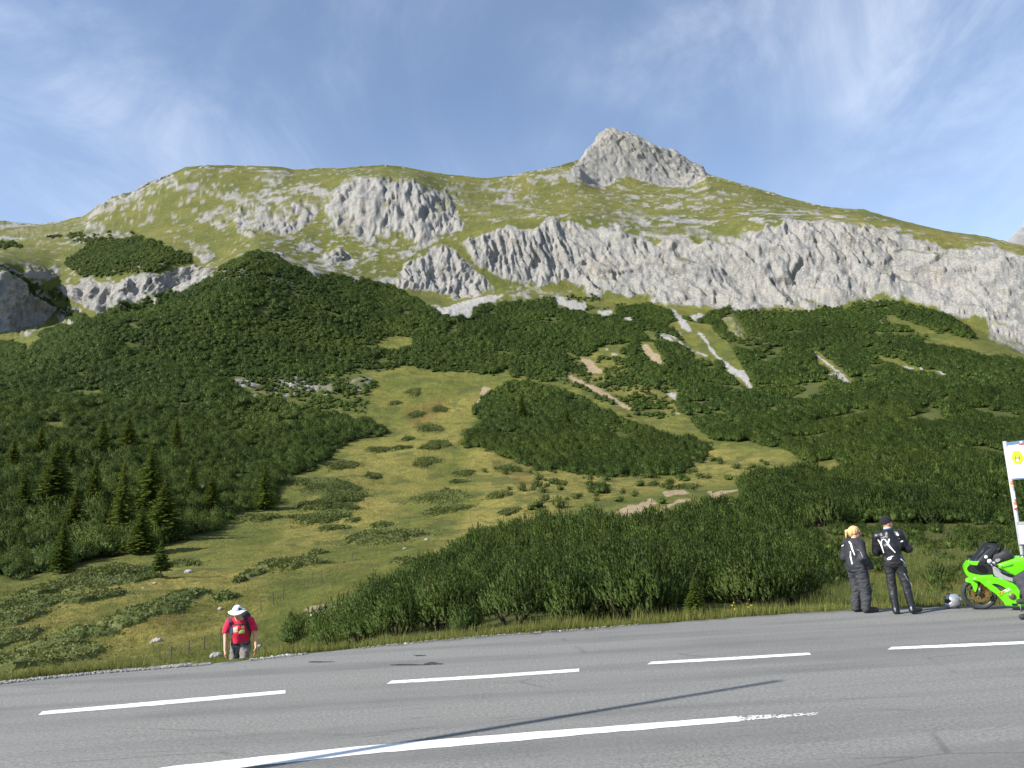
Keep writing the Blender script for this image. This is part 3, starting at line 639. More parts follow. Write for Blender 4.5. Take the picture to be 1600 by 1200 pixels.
# painted markings: worn white strips 4 mm above the asphalt
pm = bpy.data.materials.new('road_paint'); pm.use_nodes = True; t = NT(pm.node_tree); B = t.n['Principled BSDF']
oc = t.node('ShaderNodeTexCoord').outputs['Object']
c = t.mix(t.ramp(t.noise(oc, 60, 4, .7), .35, .6), (.60, .60, .58), (.82, .82, .80))
c = t.mix(t.ramp(t.noise(oc, 2.2, 5, .7), .60, .70, 0, .5), c, (.3, .3, .3))
t.put(B.inputs['Base Color'], c); B.inputs['Roughness'].default_value = .7
t.put(B.inputs['Normal'], t.bump(t.noise(oc, 70, 3), .3, .004))
def marking(top, bot, wear=0.0, seed=1):
    """top and bottom outline of one painted strip, photo positions"""
    n = 60; u_ = np.linspace(0, 1, n)
    def line(pts):
        a = np.array(pts, float); d = np.r_[0, np.cumsum(np.hypot(*np.diff(a, axis=0).T))]; d /= d[-1]
        return on_plane(np.interp(u_, d, a[:, 0]), np.interp(u_, d, a[:, 1]), .004)
    A, Bt = line(top), line(bot); r = np.random.RandomState(seed)
    A[:, 1] += r.randn(n) * .006; Bt[:, 1] += r.randn(n) * .006
    V = np.concatenate([A, Bt]); Fq = [(i, n + i, n + i + 1, i + 1) for i in range(n - 1)]
    return V, Fq
MARKS = [([(66, 1111.5), (250, 1095), (446, 1078.2)], [(60, 1117), (250, 1101.5), (446, 1083.4)]),
         ([(612, 1063.5), (760, 1054.5), (905, 1044.6)], [(604, 1068.5), (760, 1059.5), (905, 1049.2)]),
         ([(1018, 1033.8), (1140, 1026.8), (1264, 1019.6)], [(1011, 1038), (1140, 1031.2), (1267, 1023)]),
         ([(1394, 1010.8), (1500, 1006), (1640, 1000)], [(1387, 1015), (1500, 1010.6), (1640, 1004.4)]),
         ([(-320, 1152), (-300, 1150), (-120, 1133)], [(-320, 1159), (-300, 1157), (-120, 1140)])]
for k, (a, b) in enumerate(MARKS):
    V, Fq = marking(a, b, seed=k); mesh_obj('road_marking', make_mesh('road_marking', V, Fq, pm), kind='structure')
V, Fq = marking([(-60, 1240), (270, 1197), (560, 1166), (800, 1146), (1000, 1131), (1150, 1119)], [(-60, 1262), (270, 1211), (560, 1179), (800, 1158), (1000, 1140), (1157, 1127)], seed=11)
mesh_obj('road_marking', make_mesh('road_marking', V, Fq, pm), kind='structure')
# worn-off end of the long line: scattered flakes of paint
mb = MB(); r = np.random.RandomState(5)
for i in range(190):
    u_ = r.rand() ** 1.2; px = 1150 + 130 * u_; py = np.interp(px, [1150, 1280], [1123, 1114.5]) + r.uniform(-3.2, 3.2) * (1 - .45 * u_)
    p = on_plane(px, py, .004); a = r.uniform(.012, .035) * (1 - .4 * u_); th = r.rand() * 3.14
    q = [(p[0] + a * k * math.cos(th + j), p[1] + .7 * a * k * math.sin(th + j), .0035 + i * 4e-6) for j, k in ((0, 1), (1.5, .8), (3.1, 1.1), (4.6, .7))]
    mb.add(q, [(0, 1, 2, 3)])
mb.obj('road_marking', pm, kind='structure')

# dark tar stain in the far lane
stm = mat_basic('tar_stain', (.035, .035, .036), .75, scale=9)
def blob(cx, cy, rx_, ry_, n=26, seed=0, z=.004):
    r = np.random.RandomState(seed); th = np.linspace(0, 2 * math.pi, n, endpoint=False)
    k = 1 + .3 * r.randn(n).cumsum() * 0 + .22 * np.sin(th * 3 + r.rand() * 6) + .12 * r.randn(n)
    p = on_plane(cx + rx_ * k * np.cos(th), cy + ry_ * k * np.sin(th), z)
    return [tuple(q) for q in p]
mb = MB()
for i, a in enumerate([(676, 1036.5, 13, 1.9), (637, 1038.5, 30, 1.0), (500, 1034, 20, .8), (655, 1024, 9, .9)]):
    mb.add(blob(*a, seed=i), [tuple(range(26))])
mb.obj('road_stain', stm, kind='structure', label='dark tar stains on the asphalt')

# gravel along the far edge (stuff) and loose pale stones
gvm = mat_basic('gravel_stone', (.34, .33, .31), .9, c2=(.18, .175, .165), scale=6, spec=.2)
def stone_verts(r, c, s):
    th = (1 + 5 ** .5) / 2
    V = np.array([(-1, th, 0), (1, th, 0), (-1, -th, 0), (1, -th, 0), (0, -1, th), (0, 1, th), (0, -1, -th), (0, 1, -th), (th, 0, -1), (th, 0, 1), (-th, 0, -1), (-th, 0, 1)]) / 1.9
    V *= (1 + .28 * r.randn(12, 1)) ; a = r.rand() * 6.28
    V = V * np.array([1, r.uniform(.6, 1), r.uniform(.45, .75)]) * s
    R = np.array([[math.cos(a), -math.sin(a), 0], [math.sin(a), math.cos(a), 0], [0, 0, 1]])
    return V @ R.T + c
ICO = [(0, 11, 5), (0, 5, 1), (0, 1, 7), (0, 7, 10), (0, 10, 11), (1, 5, 9), (5, 11, 4), (11, 10, 2), (10, 7, 6), (7, 1, 8), (3, 9, 4), (3, 4, 2), (3, 2, 6), (3, 6, 8), (3, 8, 9), (4, 9, 5), (2, 4, 11), (6, 2, 10), (8, 6, 7), (9, 8, 1)]
r = np.random.RandomState(9); mb = MB()
for i in range(9000):
    px = r.uniform(-150, 330) if i < 7000 else (r.uniform(390, 480) if i < 7800 else r.uniform(560, 1000))
    s = float(s_of(px, 1000)); dense = px < 300
    y = edge_Y(s) + r.uniform(-.22, .8 if dense else .3) * r.rand() ** .5; x = s * y
    if y < edge_Y(s): z = .0
    else: z = ground_xy(x, y)[0]
    mb.add(stone_verts(r, np.array([x, y, z + .005]), r.uniform(.006, .026) * (1.0 if dense else .6)), ICO)
mb.obj('gravel', gvm, kind='stuff', label='pale loose gravel along the far road edge')
wsm = mat_basic('pale_stone', (.62, .61, .58), .85, c2=(.42, .41, .39), scale=9, spec=.2)
STN = [(409, 1024.5, 5), (418, 1026, 4), (425, 1023.5, 6), (433, 1024.5, 4.5), (441, 1022, 6), (450, 1021, 5), (459, 1020.5, 4), (468, 1019, 4.5), (394, 1027, 4.5), (401, 1026.5, 3.5), (634, 1007, 3.5), (875, 980.5, 3)]
STN.sort()
for k, (px, py, wpx) in enumerate(STN):
    s = float(s_of(px, py)); y = edge_Y(s) + .12; sc_ = wpx / F * y * .8
    V = stone_verts(r, np.zeros(3), sc_)
    mesh_obj('stone', make_mesh('stone', V, ICO, wsm), loc=(float(s_of(px, py)) * y, y, -.045 + sc_ * .42), cat='stone', label='fist-sized pale stone on the far asphalt edge, %s of the stones from the left' % nth(k), group='pale stones along the road edge')

# ------------------------------------------------------------------ foliage
def leaf_mat(name, a, b, tip, trans=.18, nscale=.9, obj_var=.5, brown=0.0):
    m = bpy.data.materials.new(name); m.use_nodes = True; t = NT(m.node_tree); B = t.n['Principled BSDF']
    rnd = t.node('ShaderNodeObjectInfo').outputs['Random']; ge = t.node('ShaderNodeNewGeometry')
    isl = ge.outputs['Random Per Island']
    pos = ge.outputs['Position']
    c = t.mix(isl, a, b)
    c = t.mix(t.math('MULTIPLY', rnd, obj_var), c, tip)
    c = t.mix(t.ramp(t.noise(pos, .035, 3), .4, .65, 0, .45), c, tuple(x * .72 for x in a))
    c = t.mix(t.ramp(t.noise(pos, .021, 4, .6), .48, .66, 0, .55), c, tip)
    if brown: c = t.mix(t.math('MULTIPLY', t.math('GREATER_THAN', t.noise(pos, .5, 2), .66), brown), c, (.10, .075, .035))
    t.put(B.inputs['Base Color'], c); B.inputs['Roughness'].default_value = .65; B.inputs['Specular IOR Level'].default_value = .22
    tr = t.node('ShaderNodeBsdfTranslucent'); t.put(tr.inputs['Color'], t.mix(.5, c, tip))
    mx = t.node('ShaderNodeMixShader'); mx.inputs[0].default_value = trans
    t.l.new(B.outputs[0], mx.inputs[1]); t.l.new(tr.outputs[0], mx.inputs[2]); t.l.new(mx.outputs[0], t.n['Material Output'].inputs[0])
    return m
PINE = leaf_mat('mountain_pine_needles', (.029, .060, .011), (.063, .106, .017), (.096, .134, .021), trans=.22, brown=.3)
SPR = leaf_mat('spruce_needles', (.054, .094, .015), (.105, .152, .022), (.15, .18, .028), trans=.38)
MAT_ = leaf_mat('low_shrub_leaves', (.070, .098, .024), (.110, .134, .032), (.145, .152, .04), trans=.2)
GRS = leaf_mat('grass_blades', (.09, .12, .020), (.165, .175, .038), (.22, .20, .058), trans=.3)
BARK = mat_basic('bark', (.060, .046, .035), .9, c2=(.03, .024, .02), scale=14, bump=.6, bscale=40, spec=.1)
BARKG = mat_basic('grey_bark', (.22, .20, .18), .9, c2=(.11, .095, .08), scale=14, bump=.6, bscale=40, spec=.1)

def norm(v): return v / (np.linalg.norm(v, axis=-1, keepdims=True) + 1e-9)
def pine_crown(seed, H, R, n_shoot, n_tri, tl, tw, core=.46):
    """bushy dwarf pine: upright candle-like shoots on several clumps"""
    r = np.random.RandomState(seed)
    ncl = r.randint(4, 7)
    cc = np.stack([R * .48 * np.cos(np.arange(ncl) * 6.28 / ncl + r.rand(ncl)), R * .48 * np.sin(np.arange(ncl) * 6.28 / ncl + r.rand(ncl)), 0 * np.arange(ncl)], 1)
    cc[0] *= .2
    ch = H * r.uniform(.62, .95, ncl); ch[0] = H * .97; cr = R * r.uniform(.42, .62, ncl)
    k = r.randint(0, ncl, n_shoot); az = r.rand(n_shoot) * 6.283; el = np.arccos(1 - r.rand(n_shoot) * 1.45)
    out = np.stack([np.cos(az) * np.sin(el), np.sin(az) * np.sin(el), np.cos(el)], 1)
    rr = r.uniform(.62 if core else .35, 1.0, n_shoot)[:, None]
    base = cc[k] + out * np.stack([cr[k], cr[k], ch[k] * .50], 1) * rr + np.stack([0 * az, 0 * az, ch[k] * .42], 1)
    axis = norm(out * np.array([.55, .55, .2]) + np.array([0, 0, .95]) + .16 * r.randn(n_shoot, 3))
    L = r.uniform(.7, 1.2, n_shoot) * tl * 2.4
    ti = np.repeat(np.arange(n_shoot), n_tri); nt = len(ti)
    u_ = (np.tile(np.arange(n_tri), n_shoot) + r.rand(nt)) / n_tri
    ax = axis[ti]; p = base[ti] + ax * (u_ * L[ti])[:, None]
    a1 = norm(np.cross(ax, r.randn(nt, 3))); a2 = np.cross(ax, a1)
    ll = tl * r.uniform(.75, 1.2, nt) * (1.05 - .45 * u_)
    tip = p + (ax * .80 + a1 * .52) * ll[:, None]
    b0 = p + a2 * (tw * .5); b1 = p - a2 * (tw * .5)
    V = np.stack([b0, tip, b1], 1).reshape(-1, 3); Fc = [tuple(x) for x in np.arange(nt * 3).reshape(-1, 3)]
    nn = norm(norm(p - cc[k[ti]] * .8 - np.array([0, 0, H * .25])) * .95 + a1 * .45 + .2 * r.randn(nt, 3)); NRM = list(np.repeat(nn, 3, axis=0))
    if core:
        V = list(V)
        for q in range(ncl):
            nlat, nlon = 4, 9; b = len(V)
            for i in range(nlat + 1):
                e_ = math.pi * .5 * i / nlat
                for j in range(nlon):
                    a = 6.283 * j / nlon; w_ = core * (1 + .13 * r.randn()); e_ = -.9 + 2.47 * i / nlat
                    V.append(cc[q] + np.array([cr[q] * math.cos(a) * math.cos(e_) * w_, cr[q] * math.sin(a) * math.cos(e_) * w_, ch[q] * .42 + ch[q] * .50 * math.sin(e_) * w_])); NRM.append(norm(np.array([math.cos(a) * math.cos(e_), math.sin(a) * math.cos(e_), math.sin(e_)]) + .25 * r.randn(3)))
            Fc += [(b + i * nlon + j, b + i * nlon + (j + 1) % nlon, b + (i + 1) * nlon + (j + 1) % nlon, b + (i + 1) * nlon + j) for i in range(nlat) for j in range(nlon)]
    return np.array(V), Fc, np.array(NRM)
def foliage_mesh(name, V, Fc, N_, mat):
    V = np.asarray(V); F2 = []
    for f in Fc:                                        # faces turn the way their shading normal points
        g = np.cross(V[f[1]] - V[f[0]], V[f[2]] - V[f[0]])
        F2.append(tuple(f) if g @ N_[list(f)].mean(0) > 0 else tuple(f)[::-1])
    Fc = F2
    me = make_mesh(name, V, Fc, mat, smooth=True); me.normals_split_custom_set_from_vertices([tuple(map(float, n)) for n in N_]); return me
def pine_trunk(seed, H, R):
    r = np.random.RandomState(seed + 500); mb = MB()
    for i in range(5):
        a = i * 1.256 + r.rand(); d = np.array([math.cos(a), math.sin(a), 0])
        mb.tube([np.array([0, 0, -.15]), d * R * .22 + np.array([0, 0, .10 * H]), d * R * .38 + np.array([0, 0, .24 * H]), d * R * .5 + np.array([0, 0, .45 * H])], [.035, .030, .022, .008], 6)
    return mb.mesh('pine_trunk', BARK, True)

def spruce_mesh(seed, H, R, dense=1.0, bare=.06):
    r = np.random.RandomState(seed); V = []; 
    nw = int(H * 3.4 * dense) + 8; tri = []
    for i in range(nw):
        u_ = (i + r.rand() * .6) / nw; z = H * (bare + (1 - bare) * u_); Rz = R * (1 - u_) ** .82 * r.uniform(.78, 1.1) + .05
        nb = max(4, int((9 - 4 * u_) * dense)); a0 = r.rand() * 6.28
        for j in range(nb):
            a = a0 + 6.283 * j / nb + .25 * r.randn(); d = np.array([math.cos(a), math.sin(a), 0]); lat = np.array([-d[1], d[0], 0]); up = np.array([0, 0, 1.0])
            Lb = Rz * r.uniform(.7, 1.15); ns = max(2, int(Lb / .26))
            for q in range(ns):
                f0 = (q + .2) / ns; f1 = min(1.0, f0 + 1.25 / ns)
                zz = lambda f: (.10 - .42 * f + .20 * f * f) * Lb + .05 * r.randn() * Lb * .5
                p0 = d * Lb * f0 + up * (z + zz(f0)); p1 = d * Lb * f1 + up * (z + zz(f1))
                wd = (.20 + .16 * Lb) * (1 - .55 * f0) * r.uniform(.7, 1.3)
                for sg in (-1, 1):
                    tri.append((p0, p1 * .6 + p0 * .4 + lat * sg * wd + up * (-.10 * wd + .05 * r.randn()), p1 + up * .05 * r.randn()))
                tri.append((p0 + lat * .05, (p0 + p1) / 2 - up * wd * .55, p1))
    lead = H * 1.0
    for j in range(6):
        a = r.rand() * 6.28; tri.append((np.array([0, 0, lead - .35]), np.array([.09 * math.cos(a), .09 * math.sin(a), lead - .2]), np.array([0, 0, lead + .25])))
    V = np.array(tri).reshape(-1, 3)
    return make_mesh('spruce_crown', V, np.arange(len(V)).reshape(-1, 3), SPR)
def spruce_trunk(H):
    mb = MB(); mb.tube([(0, 0, -.3), (0, 0, H * .3), (.02, 0, H * .7), (0, 0, H * .98)], [.02 * H + .03, .015 * H + .02, .008 * H + .01, .006], 7)
    return mb.mesh('spruce_trunk', BARKG, True)

PROTO = []
for k in range(5):
    H, R = (1.0, .62) if k < 3 else (1.0, .8)
    V, Fc, N_ = pine_crown(20 + k, H, R, 330, 14, .080, .021, 0)
    PROTO.append((foliage_mesh('pine_crown', V, Fc, N_, PINE), pine_trunk(k, H, R)))
FARP = []
for k in range(4):
    V, Fc, N_ = pine_crown(60 + k, 1.0, .70, 70, 7, .12, .060, .62)
    FARP.append((foliage_mesh('pine_crown', V, Fc, N_, PINE), pine_trunk(k + 9, 1.0, .78)))

MIDP = []
for k in range(4):
    V, Fc, N_ = pine_crown(40 + k, 1.05, .68, 120, 9, .115, .036, .42)
    MIDP.append((foliage_mesh('pine_crown', V, Fc, N_, PINE), pine_trunk(k + 19, 1.0, .7)))
# ------------------------------------------------------------------ scatter of dwarf pine by ground area
cen = (P[:-1, :-1] + P[1:, 1:]) * .5
d1 = P[1:, 1:] - P[:-1, :-1]; d2 = P[1:, :-1] - P[:-1, 1:]
hor = .5 * np.abs(d1[..., 0] * d2[..., 1] - d1[..., 1] * d2[..., 0])           # ground-plan area of each cell
fx_, fy_ = GPX[:-1, :-1], GPY[:-1, :-1]
dn = np.clip(scrubd[:-1, :-1], 0, 1)
ok = (fx_ > -260) & (fx_ < 1860) & (cen[..., 1] < 620) & (cen[..., 1] > Ye[None, :-1] + .9)
dist = cen[..., 1]
size = np.interp(dist, [14, 40, 120, 300, 500], [1.75, 1.8, 1.6, 1.5, 1.55])
lam = .85 / (.40 * size ** 2)                                                  # bushes per square metre where dense
patch = fbm(cen[..., 0] / 9, cen[..., 1] / 9, cen[..., 0] * 0, 3, 91) - .10 * ((fx_ < 520) & (fy_ > 585)) - .12 * sstep(1220, 1300, fx_) * sstep(790, 830, fy_)
thin = np.where(dn > .9, sstep(-.50, -.28, patch + .10 * (fx_ < 520) - .20 * sstep(1000, 1150, fx_) * sstep(500, 560, fy_) * sstep(800, 760, fy_)), sstep(.35 - dn, .65 - dn, patch * .5 + .12))
expn = np.where(ok, hor * lam * np.clip(dn * 1.1, 0, 1) * thin, 0)
r = np.random.RandomState(77)
cnt = r.poisson(np.clip(expn, 0, 30)).ravel()
idx = np.repeat(np.arange(cnt.size), cnt)
i0, j0 = np.unravel_index(idx, expn.shape)
uu = r.rand(len(idx), 1); vv = r.rand(len(idx), 1)
pos = (P[i0, j0] * (1 - uu) * (1 - vv) + P[i0 + 1, j0] * uu * (1 - vv) + P[i0, j0 + 1] * (1 - uu) * vv + P[i0 + 1, j0 + 1] * uu * vv)
lump = fbm(pos[:, 0] / 13, pos[:, 1] / 13, pos[:, 0] * 0, 3, 92)
psz = size[i0, j0] * np.exp(.25 * r.randn(len(idx))).clip(.55, 1.6) * (1 + .55 * lump) * np.where(dn[i0, j0] < .55, .72, 1.0)
edge_gap = pos[:, 1] - edge_Y(pos[:, 0] / pos[:, 1])
px_, py_ = project(pos)
capz = np.interp(px_, [400, 500, 600, 760, 1000, 1150, 1230, 1290, 1600], [1.0, 1.15, 1.35, 1.7, 1.9, 1.8, 1.45, 1.0, .95]) * np.exp(.16 * r.randn(len(pos))) * np.interp(pos[:, 1], [16, 24, 38, 60], [1.0, .98, .74, .76])
psz = np.where(pos[:, 1] < 70, np.minimum(psz, capz * np.clip(.8 + edge_gap * .05, .8, 1.05)), psz)
# nearest pines leave a clear verge
keep = (edge_gap > np.interp(px_, [400, 620, 900, 1250, 1300, 1600], [.45, .5, .6, .8, 1.8, 2.0]) + psz * .22)
pos, psz, px_, py_ = pos[keep], psz[keep], px_[keep], py_[keep]
hx, hy, _z = at_depth(375, 1030, 15.6)
keep = ~((np.abs(pos[:, 0] - hx) < 1.6) & (pos[:, 1] < 19)); pos, psz, px_, py_ = pos[keep], psz[keep], px_[keep], py_[keep]
print('scattered pines', len(pos), round(time.time() - T0, 1))
inview = (px_ > -20) & (px_ < 1620)
apparent = np.where(inview, psz / pos[:, 1], 0)
order = np.argsort(-apparent)
NIND = 262
ind, rest = order[:NIND], np.concatenate([order[NIND:]])
def zone_of(px, py, d):
    if px < 520: return 'slope below the roadside thicket'
    if px > 1270: return 'open slope behind the motorcyclists'
    return 'deep thicket behind the road verge'
protos = {}
def add_pine(p, sz, near_, seed, label, group, squash=1.0):
    r_ = np.random.RandomState(seed)
    cm, tmh = (PROTO if near_ is True else (MIDP if near_ == 'mid' else FARP))[seed % (5 if near_ is True else 4)]
    o = empty('mountain_pine', tuple(p - np.array([0, 0, .05 + (.10 * sz if near_ is True else 0)])), (0, 0, r_.rand() * 6.28), label=label, cat='shrub', group=group)
    o.scale = (sz, sz, sz * squash)
    mesh_obj('crown', cm, o); mesh_obj('trunk', tmh, o)
    return o
LBL = {'front row of the thicket along the road verge': 'dark green mountain pine bush in the front row of the thicket along the road verge',
       'slope below the roadside thicket': 'low mountain pine bush on the slope below the left end of the roadside thicket',
       'open slope behind the motorcyclists': 'mountain pine bush with gaps of grass around it on the open slope behind the motorcyclists',
       'deep thicket behind the road verge': 'dark green mountain pine bush deep in the thicket behind the road verge'}
ORD = 'first second third fourth fifth sixth seventh eighth ninth tenth eleventh twelfth thirteenth fourteenth fifteenth sixteenth seventeenth eighteenth nineteenth twentieth'.split()
front = sorted([i for i in ind if pos[i, 1] - edge_Y(pos[i, 0] / pos[i, 1]) < 2.0 and px_[i] < 1290], key=lambda i: px_[i])
front_label = {}
for k, i in enumerate(front):
    nf = len(front); a = k if k < nf / 2 else nf - 1 - k; side = 'left' if k < nf / 2 else 'right'
    w_ = ORD[a] if a < 20 else ('twenty-' + ORD[a - 20] if a < 29 else 'thirtieth' if a == 29 else 'thirty-' + ORD[a - 30])
    front_label[i] = 'mountain pine bush in the front row of the roadside thicket, %s from its %s end' % (w_, side)
for k, i in enumerate(ind):
    z = zone_of(px_[i], py_[i], pos[i, 1])
    if i in front_label: add_pine(pos[i], psz[i], True, int(i) % 9973, front_label[i], 'mountain pines in the front row of the thicket', .95 + .25 * (int(i) % 7) / 7); continue
    add_pine(pos[i], psz[i], True, int(i) % 9973, LBL[z], 'mountain pines in the ' + z, .95 + .25 * (int(i) % 7) / 7)

# single pines on the meadow: photo column, row of the foot, height in photo pixels
SOLO = [(841, 735, 10), (842, 750, 11), (864, 756, 12), (849, 770, 11), (796, 766, 7), (819, 768, 7), (872, 794, 20), (841, 793, 14), (846, 810, 18), (805, 818, 12), (829, 797, 10), (942, 771, 17), (949, 752, 12), (919, 800, 15), (966, 784, 11), (932, 783, 8), (992, 776, 11),
        (900, 780, 11), (876, 766, 9), (1034, 787, 12), (1046, 765, 12), (1072, 752, 9), (1062, 806, 9), (1082, 798, 9), (1105, 786, 14), (1116, 793, 12), (1132, 785, 13), (1140, 750, 11), (1150, 733, 11), (1176, 731, 8), (1190, 722, 6), (1062, 740, 7), (1090, 744, 6), (1020, 800, 9), (1000, 760, 12), (696, 769, 9)]
SOLO.sort()
for k, (px, py, hp) in enumerate(SOLO):
    p = ground_px([px], [py])[0]; h = hp / F * p[1] * 1.15
    add_pine(p, max(h, .6), 'mid' if k % 2 else False, 300 + k, '%s single round pine from the left on the dry mid-slope meadow' % nth(k), 'single mountain pines on the meadow', .82)

# the rest of the pines: one mass covering the mountainside
def instancer(name, pts, scl, srcs, mat=None, seed=1, label=None, tilt=.12, squash=None, pick=None):
    r = np.random.RandomState(seed); n = len(pts)
    me = bpy.data.meshes.new(name); me.vertices.add(n); me.vertices.foreach_set('co', np.asarray(pts, np.float32).ravel())
    a = me.attributes.new('scl', 'FLOAT_VECTOR', 'POINT')
    sv = np.stack([scl, scl, scl * r.uniform(.75, 1.15, n)], 1) if squash is None else np.stack([scl, scl, scl * squash], 1)
    a.data.foreach_set('vector', sv.astype(np.float32).ravel())
    a = me.attributes.new('rot', 'FLOAT_VECTOR', 'POINT'); a.data.foreach_set('vector', np.stack([tilt * r.randn(n), tilt * r.randn(n), r.rand(n) * 6.283], 1).astype(np.float32).ravel())
    a = me.attributes.new('pick', 'INT', 'POINT'); a.data.foreach_set('value', (r.randint(0, len(srcs), n) if pick is None else pick).astype(np.int32))
    o = mesh_obj(name, me, kind='stuff', label=label)
    ng = bpy.data.node_groups.new(name + '_nodes', 'GeometryNodeTree')
    ng.interface.new_socket('Geometry', in_out='INPUT', socket_type='NodeSocketGeometry'); ng.interface.new_socket('Geometry', in_out='OUTPUT', socket_type='NodeSocketGeometry')
    N = ng.nodes; L = ng.links
    gi = N.new('NodeGroupInput'); go = N.new('NodeGroupOutput'); ip = N.new('GeometryNodeInstanceOnPoints'); jn = N.new('GeometryNodeJoinGeometry')
    for s_ in reversed(srcs):
        oi = N.new('GeometryNodeObjectInfo'); oi.transform_space = 'ORIGINAL'; oi.inputs['Object'].default_value = s_; oi.inputs['As Instance'].default_value = True
        L.new(oi.outputs['Geometry'], jn.inputs[0])
    def na(nm, ty):
        q = N.new('GeometryNodeInputNamedAttribute'); q.data_type = ty; q.inputs[0].default_value = nm; return q.outputs['Attribute']
    L.new(gi.outputs[0], ip.inputs['Points']); L.new(jn.outputs[0], ip.inputs['Instance']); ip.inputs['Pick Instance'].default_value = True
    L.new(na('pick', 'INT'), ip.inputs['Instance Index']); L.new(na('scl', 'FLOAT_VECTOR'), ip.inputs['Scale'])
    e2r = N.new('FunctionNodeEulerToRotation'); L.new(na('rot', 'FLOAT_VECTOR'), e2r.inputs[0]); L.new(e2r.outputs[0], ip.inputs['Rotation'])
    L.new(ip.outputs[0], go.inputs[0])
    o.modifiers.new('scatter', 'NODES').node_group = ng
    return o
bp = bpy.data.objects
solo_crowns = []
seen_m = set()
for o in list(bp):
    if o.name.startswith('crown') and o.data in [f[0] for f in FARP + MIDP] and o.data.name not in seen_m:
        seen_m.add(o.data.name); solo_crowns.append(o)
rest_all = rest
far_src = [o for o in solo_crowns if o.data in [f[0] for f in FARP]]; mid_src = [o for o in solo_crowns if o.data in [f[0] for f in MIDP]]
mid_ = pos[rest_all, 1] < 250
instancer('pine_scrub', np.concatenate([pos[rest_all][~mid_], pos[rest_all][mid_]]) - np.array([0, 0, .12]), np.concatenate([psz[rest_all][~mid_] * 1.08, psz[rest_all][mid_] * 1.12]), far_src + mid_src, seed=5, label='dense dark green mass of dwarf pine scrub covering the mountainside',
          pick=np.concatenate([r.randint(0, len(far_src), (~mid_).sum()), len(far_src) + r.randint(0, len(mid_src), mid_.sum())]))
print('pines', len(rest_all), round(time.time() - T0, 1))

# ------------------------------------------------------------------ spruces
SPRUCE = [(96, 895, 72, 'bushy spruce at the front edge of the forest where the meadow begins'), (257, 845, 88, 'bright green spruce with a forked lower crown at the right front of the spruce group'),
          (190, 842, 108, 'tallest spruce of the group, slim and lit along its left side'), (146, 797, 72, 'pale green slim spruce above a small bare earth patch'), (85, 792, 92, 'broad dark spruce farther up the slope left of the pale slim one'),
          (236, 802, 96, 'dark spruce directly behind the bright green forked one'), (220, 864, 66, 'short spruce with low spreading branches between the tallest and the forked one'),
          (414, 796, 66, 'dense narrow spruce alone at the right edge of the forest casting a shadow on grass'), (63, 716, 46, 'pale spruce with sparse tiered branches high in the left scrub'),
          (111, 738, 40, 'small spruce in the scrub just above the broad dark spruce'), (300, 775, 56, 'small dark spruce in the scrub right of the spruce group'), (36, 806, 66, 'dark spruce near the left border of the forest'),
          (330, 800, 52, 'low dark spruce at the foot of the scrub beside the sunny meadow'), (20, 735, 46, 'small spruce at the left border high in the scrub'), (117, 830, 62, 'mid green spruce between the front spruce and the pale slim one'),
          (275, 705, 48, 'lone spruce tip rising from scrub above the spruce group'), (160, 712, 52, 'spruce rising from scrub straight above the pale slim one'), (200, 700, 44, 'small spruce in scrub above the tallest spruce'),
          (817, 657, 40, 'dark spruce inside the pine island in mid slope'), (887, 668, 30, 'small dark spruce in the middle of the pine island'), (1088, 962, 60, 'young slender spruce at the road verge in front of the pine thicket')]
spm = [(spruce_mesh(200 + k, 10.0, 3.1 if k != 1 else 3.6, 1.2), spruce_trunk(10.0)) for k in range(4)]
for k, (px, py, hp, lb) in enumerate(SPRUCE):
    p = ground_px([px], [py])[0]
    if k == 20: p = at_depth(px, py, edge_Y(float(s_of(px, py))) + 1.8); p[2] = ground_xy(p[0], p[1])[0]
    h = hp / F * p[1] * 1.12; o = empty('spruce_tree', tuple(p), (0, 0, k * 1.7), label=lb, cat='tree', group='spruces in the scrub')
    c_, t_ = spm[k % 4]; w_ = [1.0, 1.15, .8, .9, 1.25, .95, 1.3, .85][k % 8]; o.scale = (h / 10 * w_, h / 10 * w_, h / 10)
    mesh_obj('crown', c_, o); mesh_obj('trunk', t_, o)
p = ground_px([251], [903])[0]; h = 53 / F * p[1] * 1.08
o = empty('spruce_tree', tuple(p), label='little lone spruce on a bare stem in the meadow below the forest', cat='tree')
ym = spruce_mesh(299, h, h * .30, 1.15, bare=.22)
mesh_obj('crown', ym, o); mesh_obj('trunk', spruce_trunk(h), o)
print('spruces', round(time.time() - T0, 1))

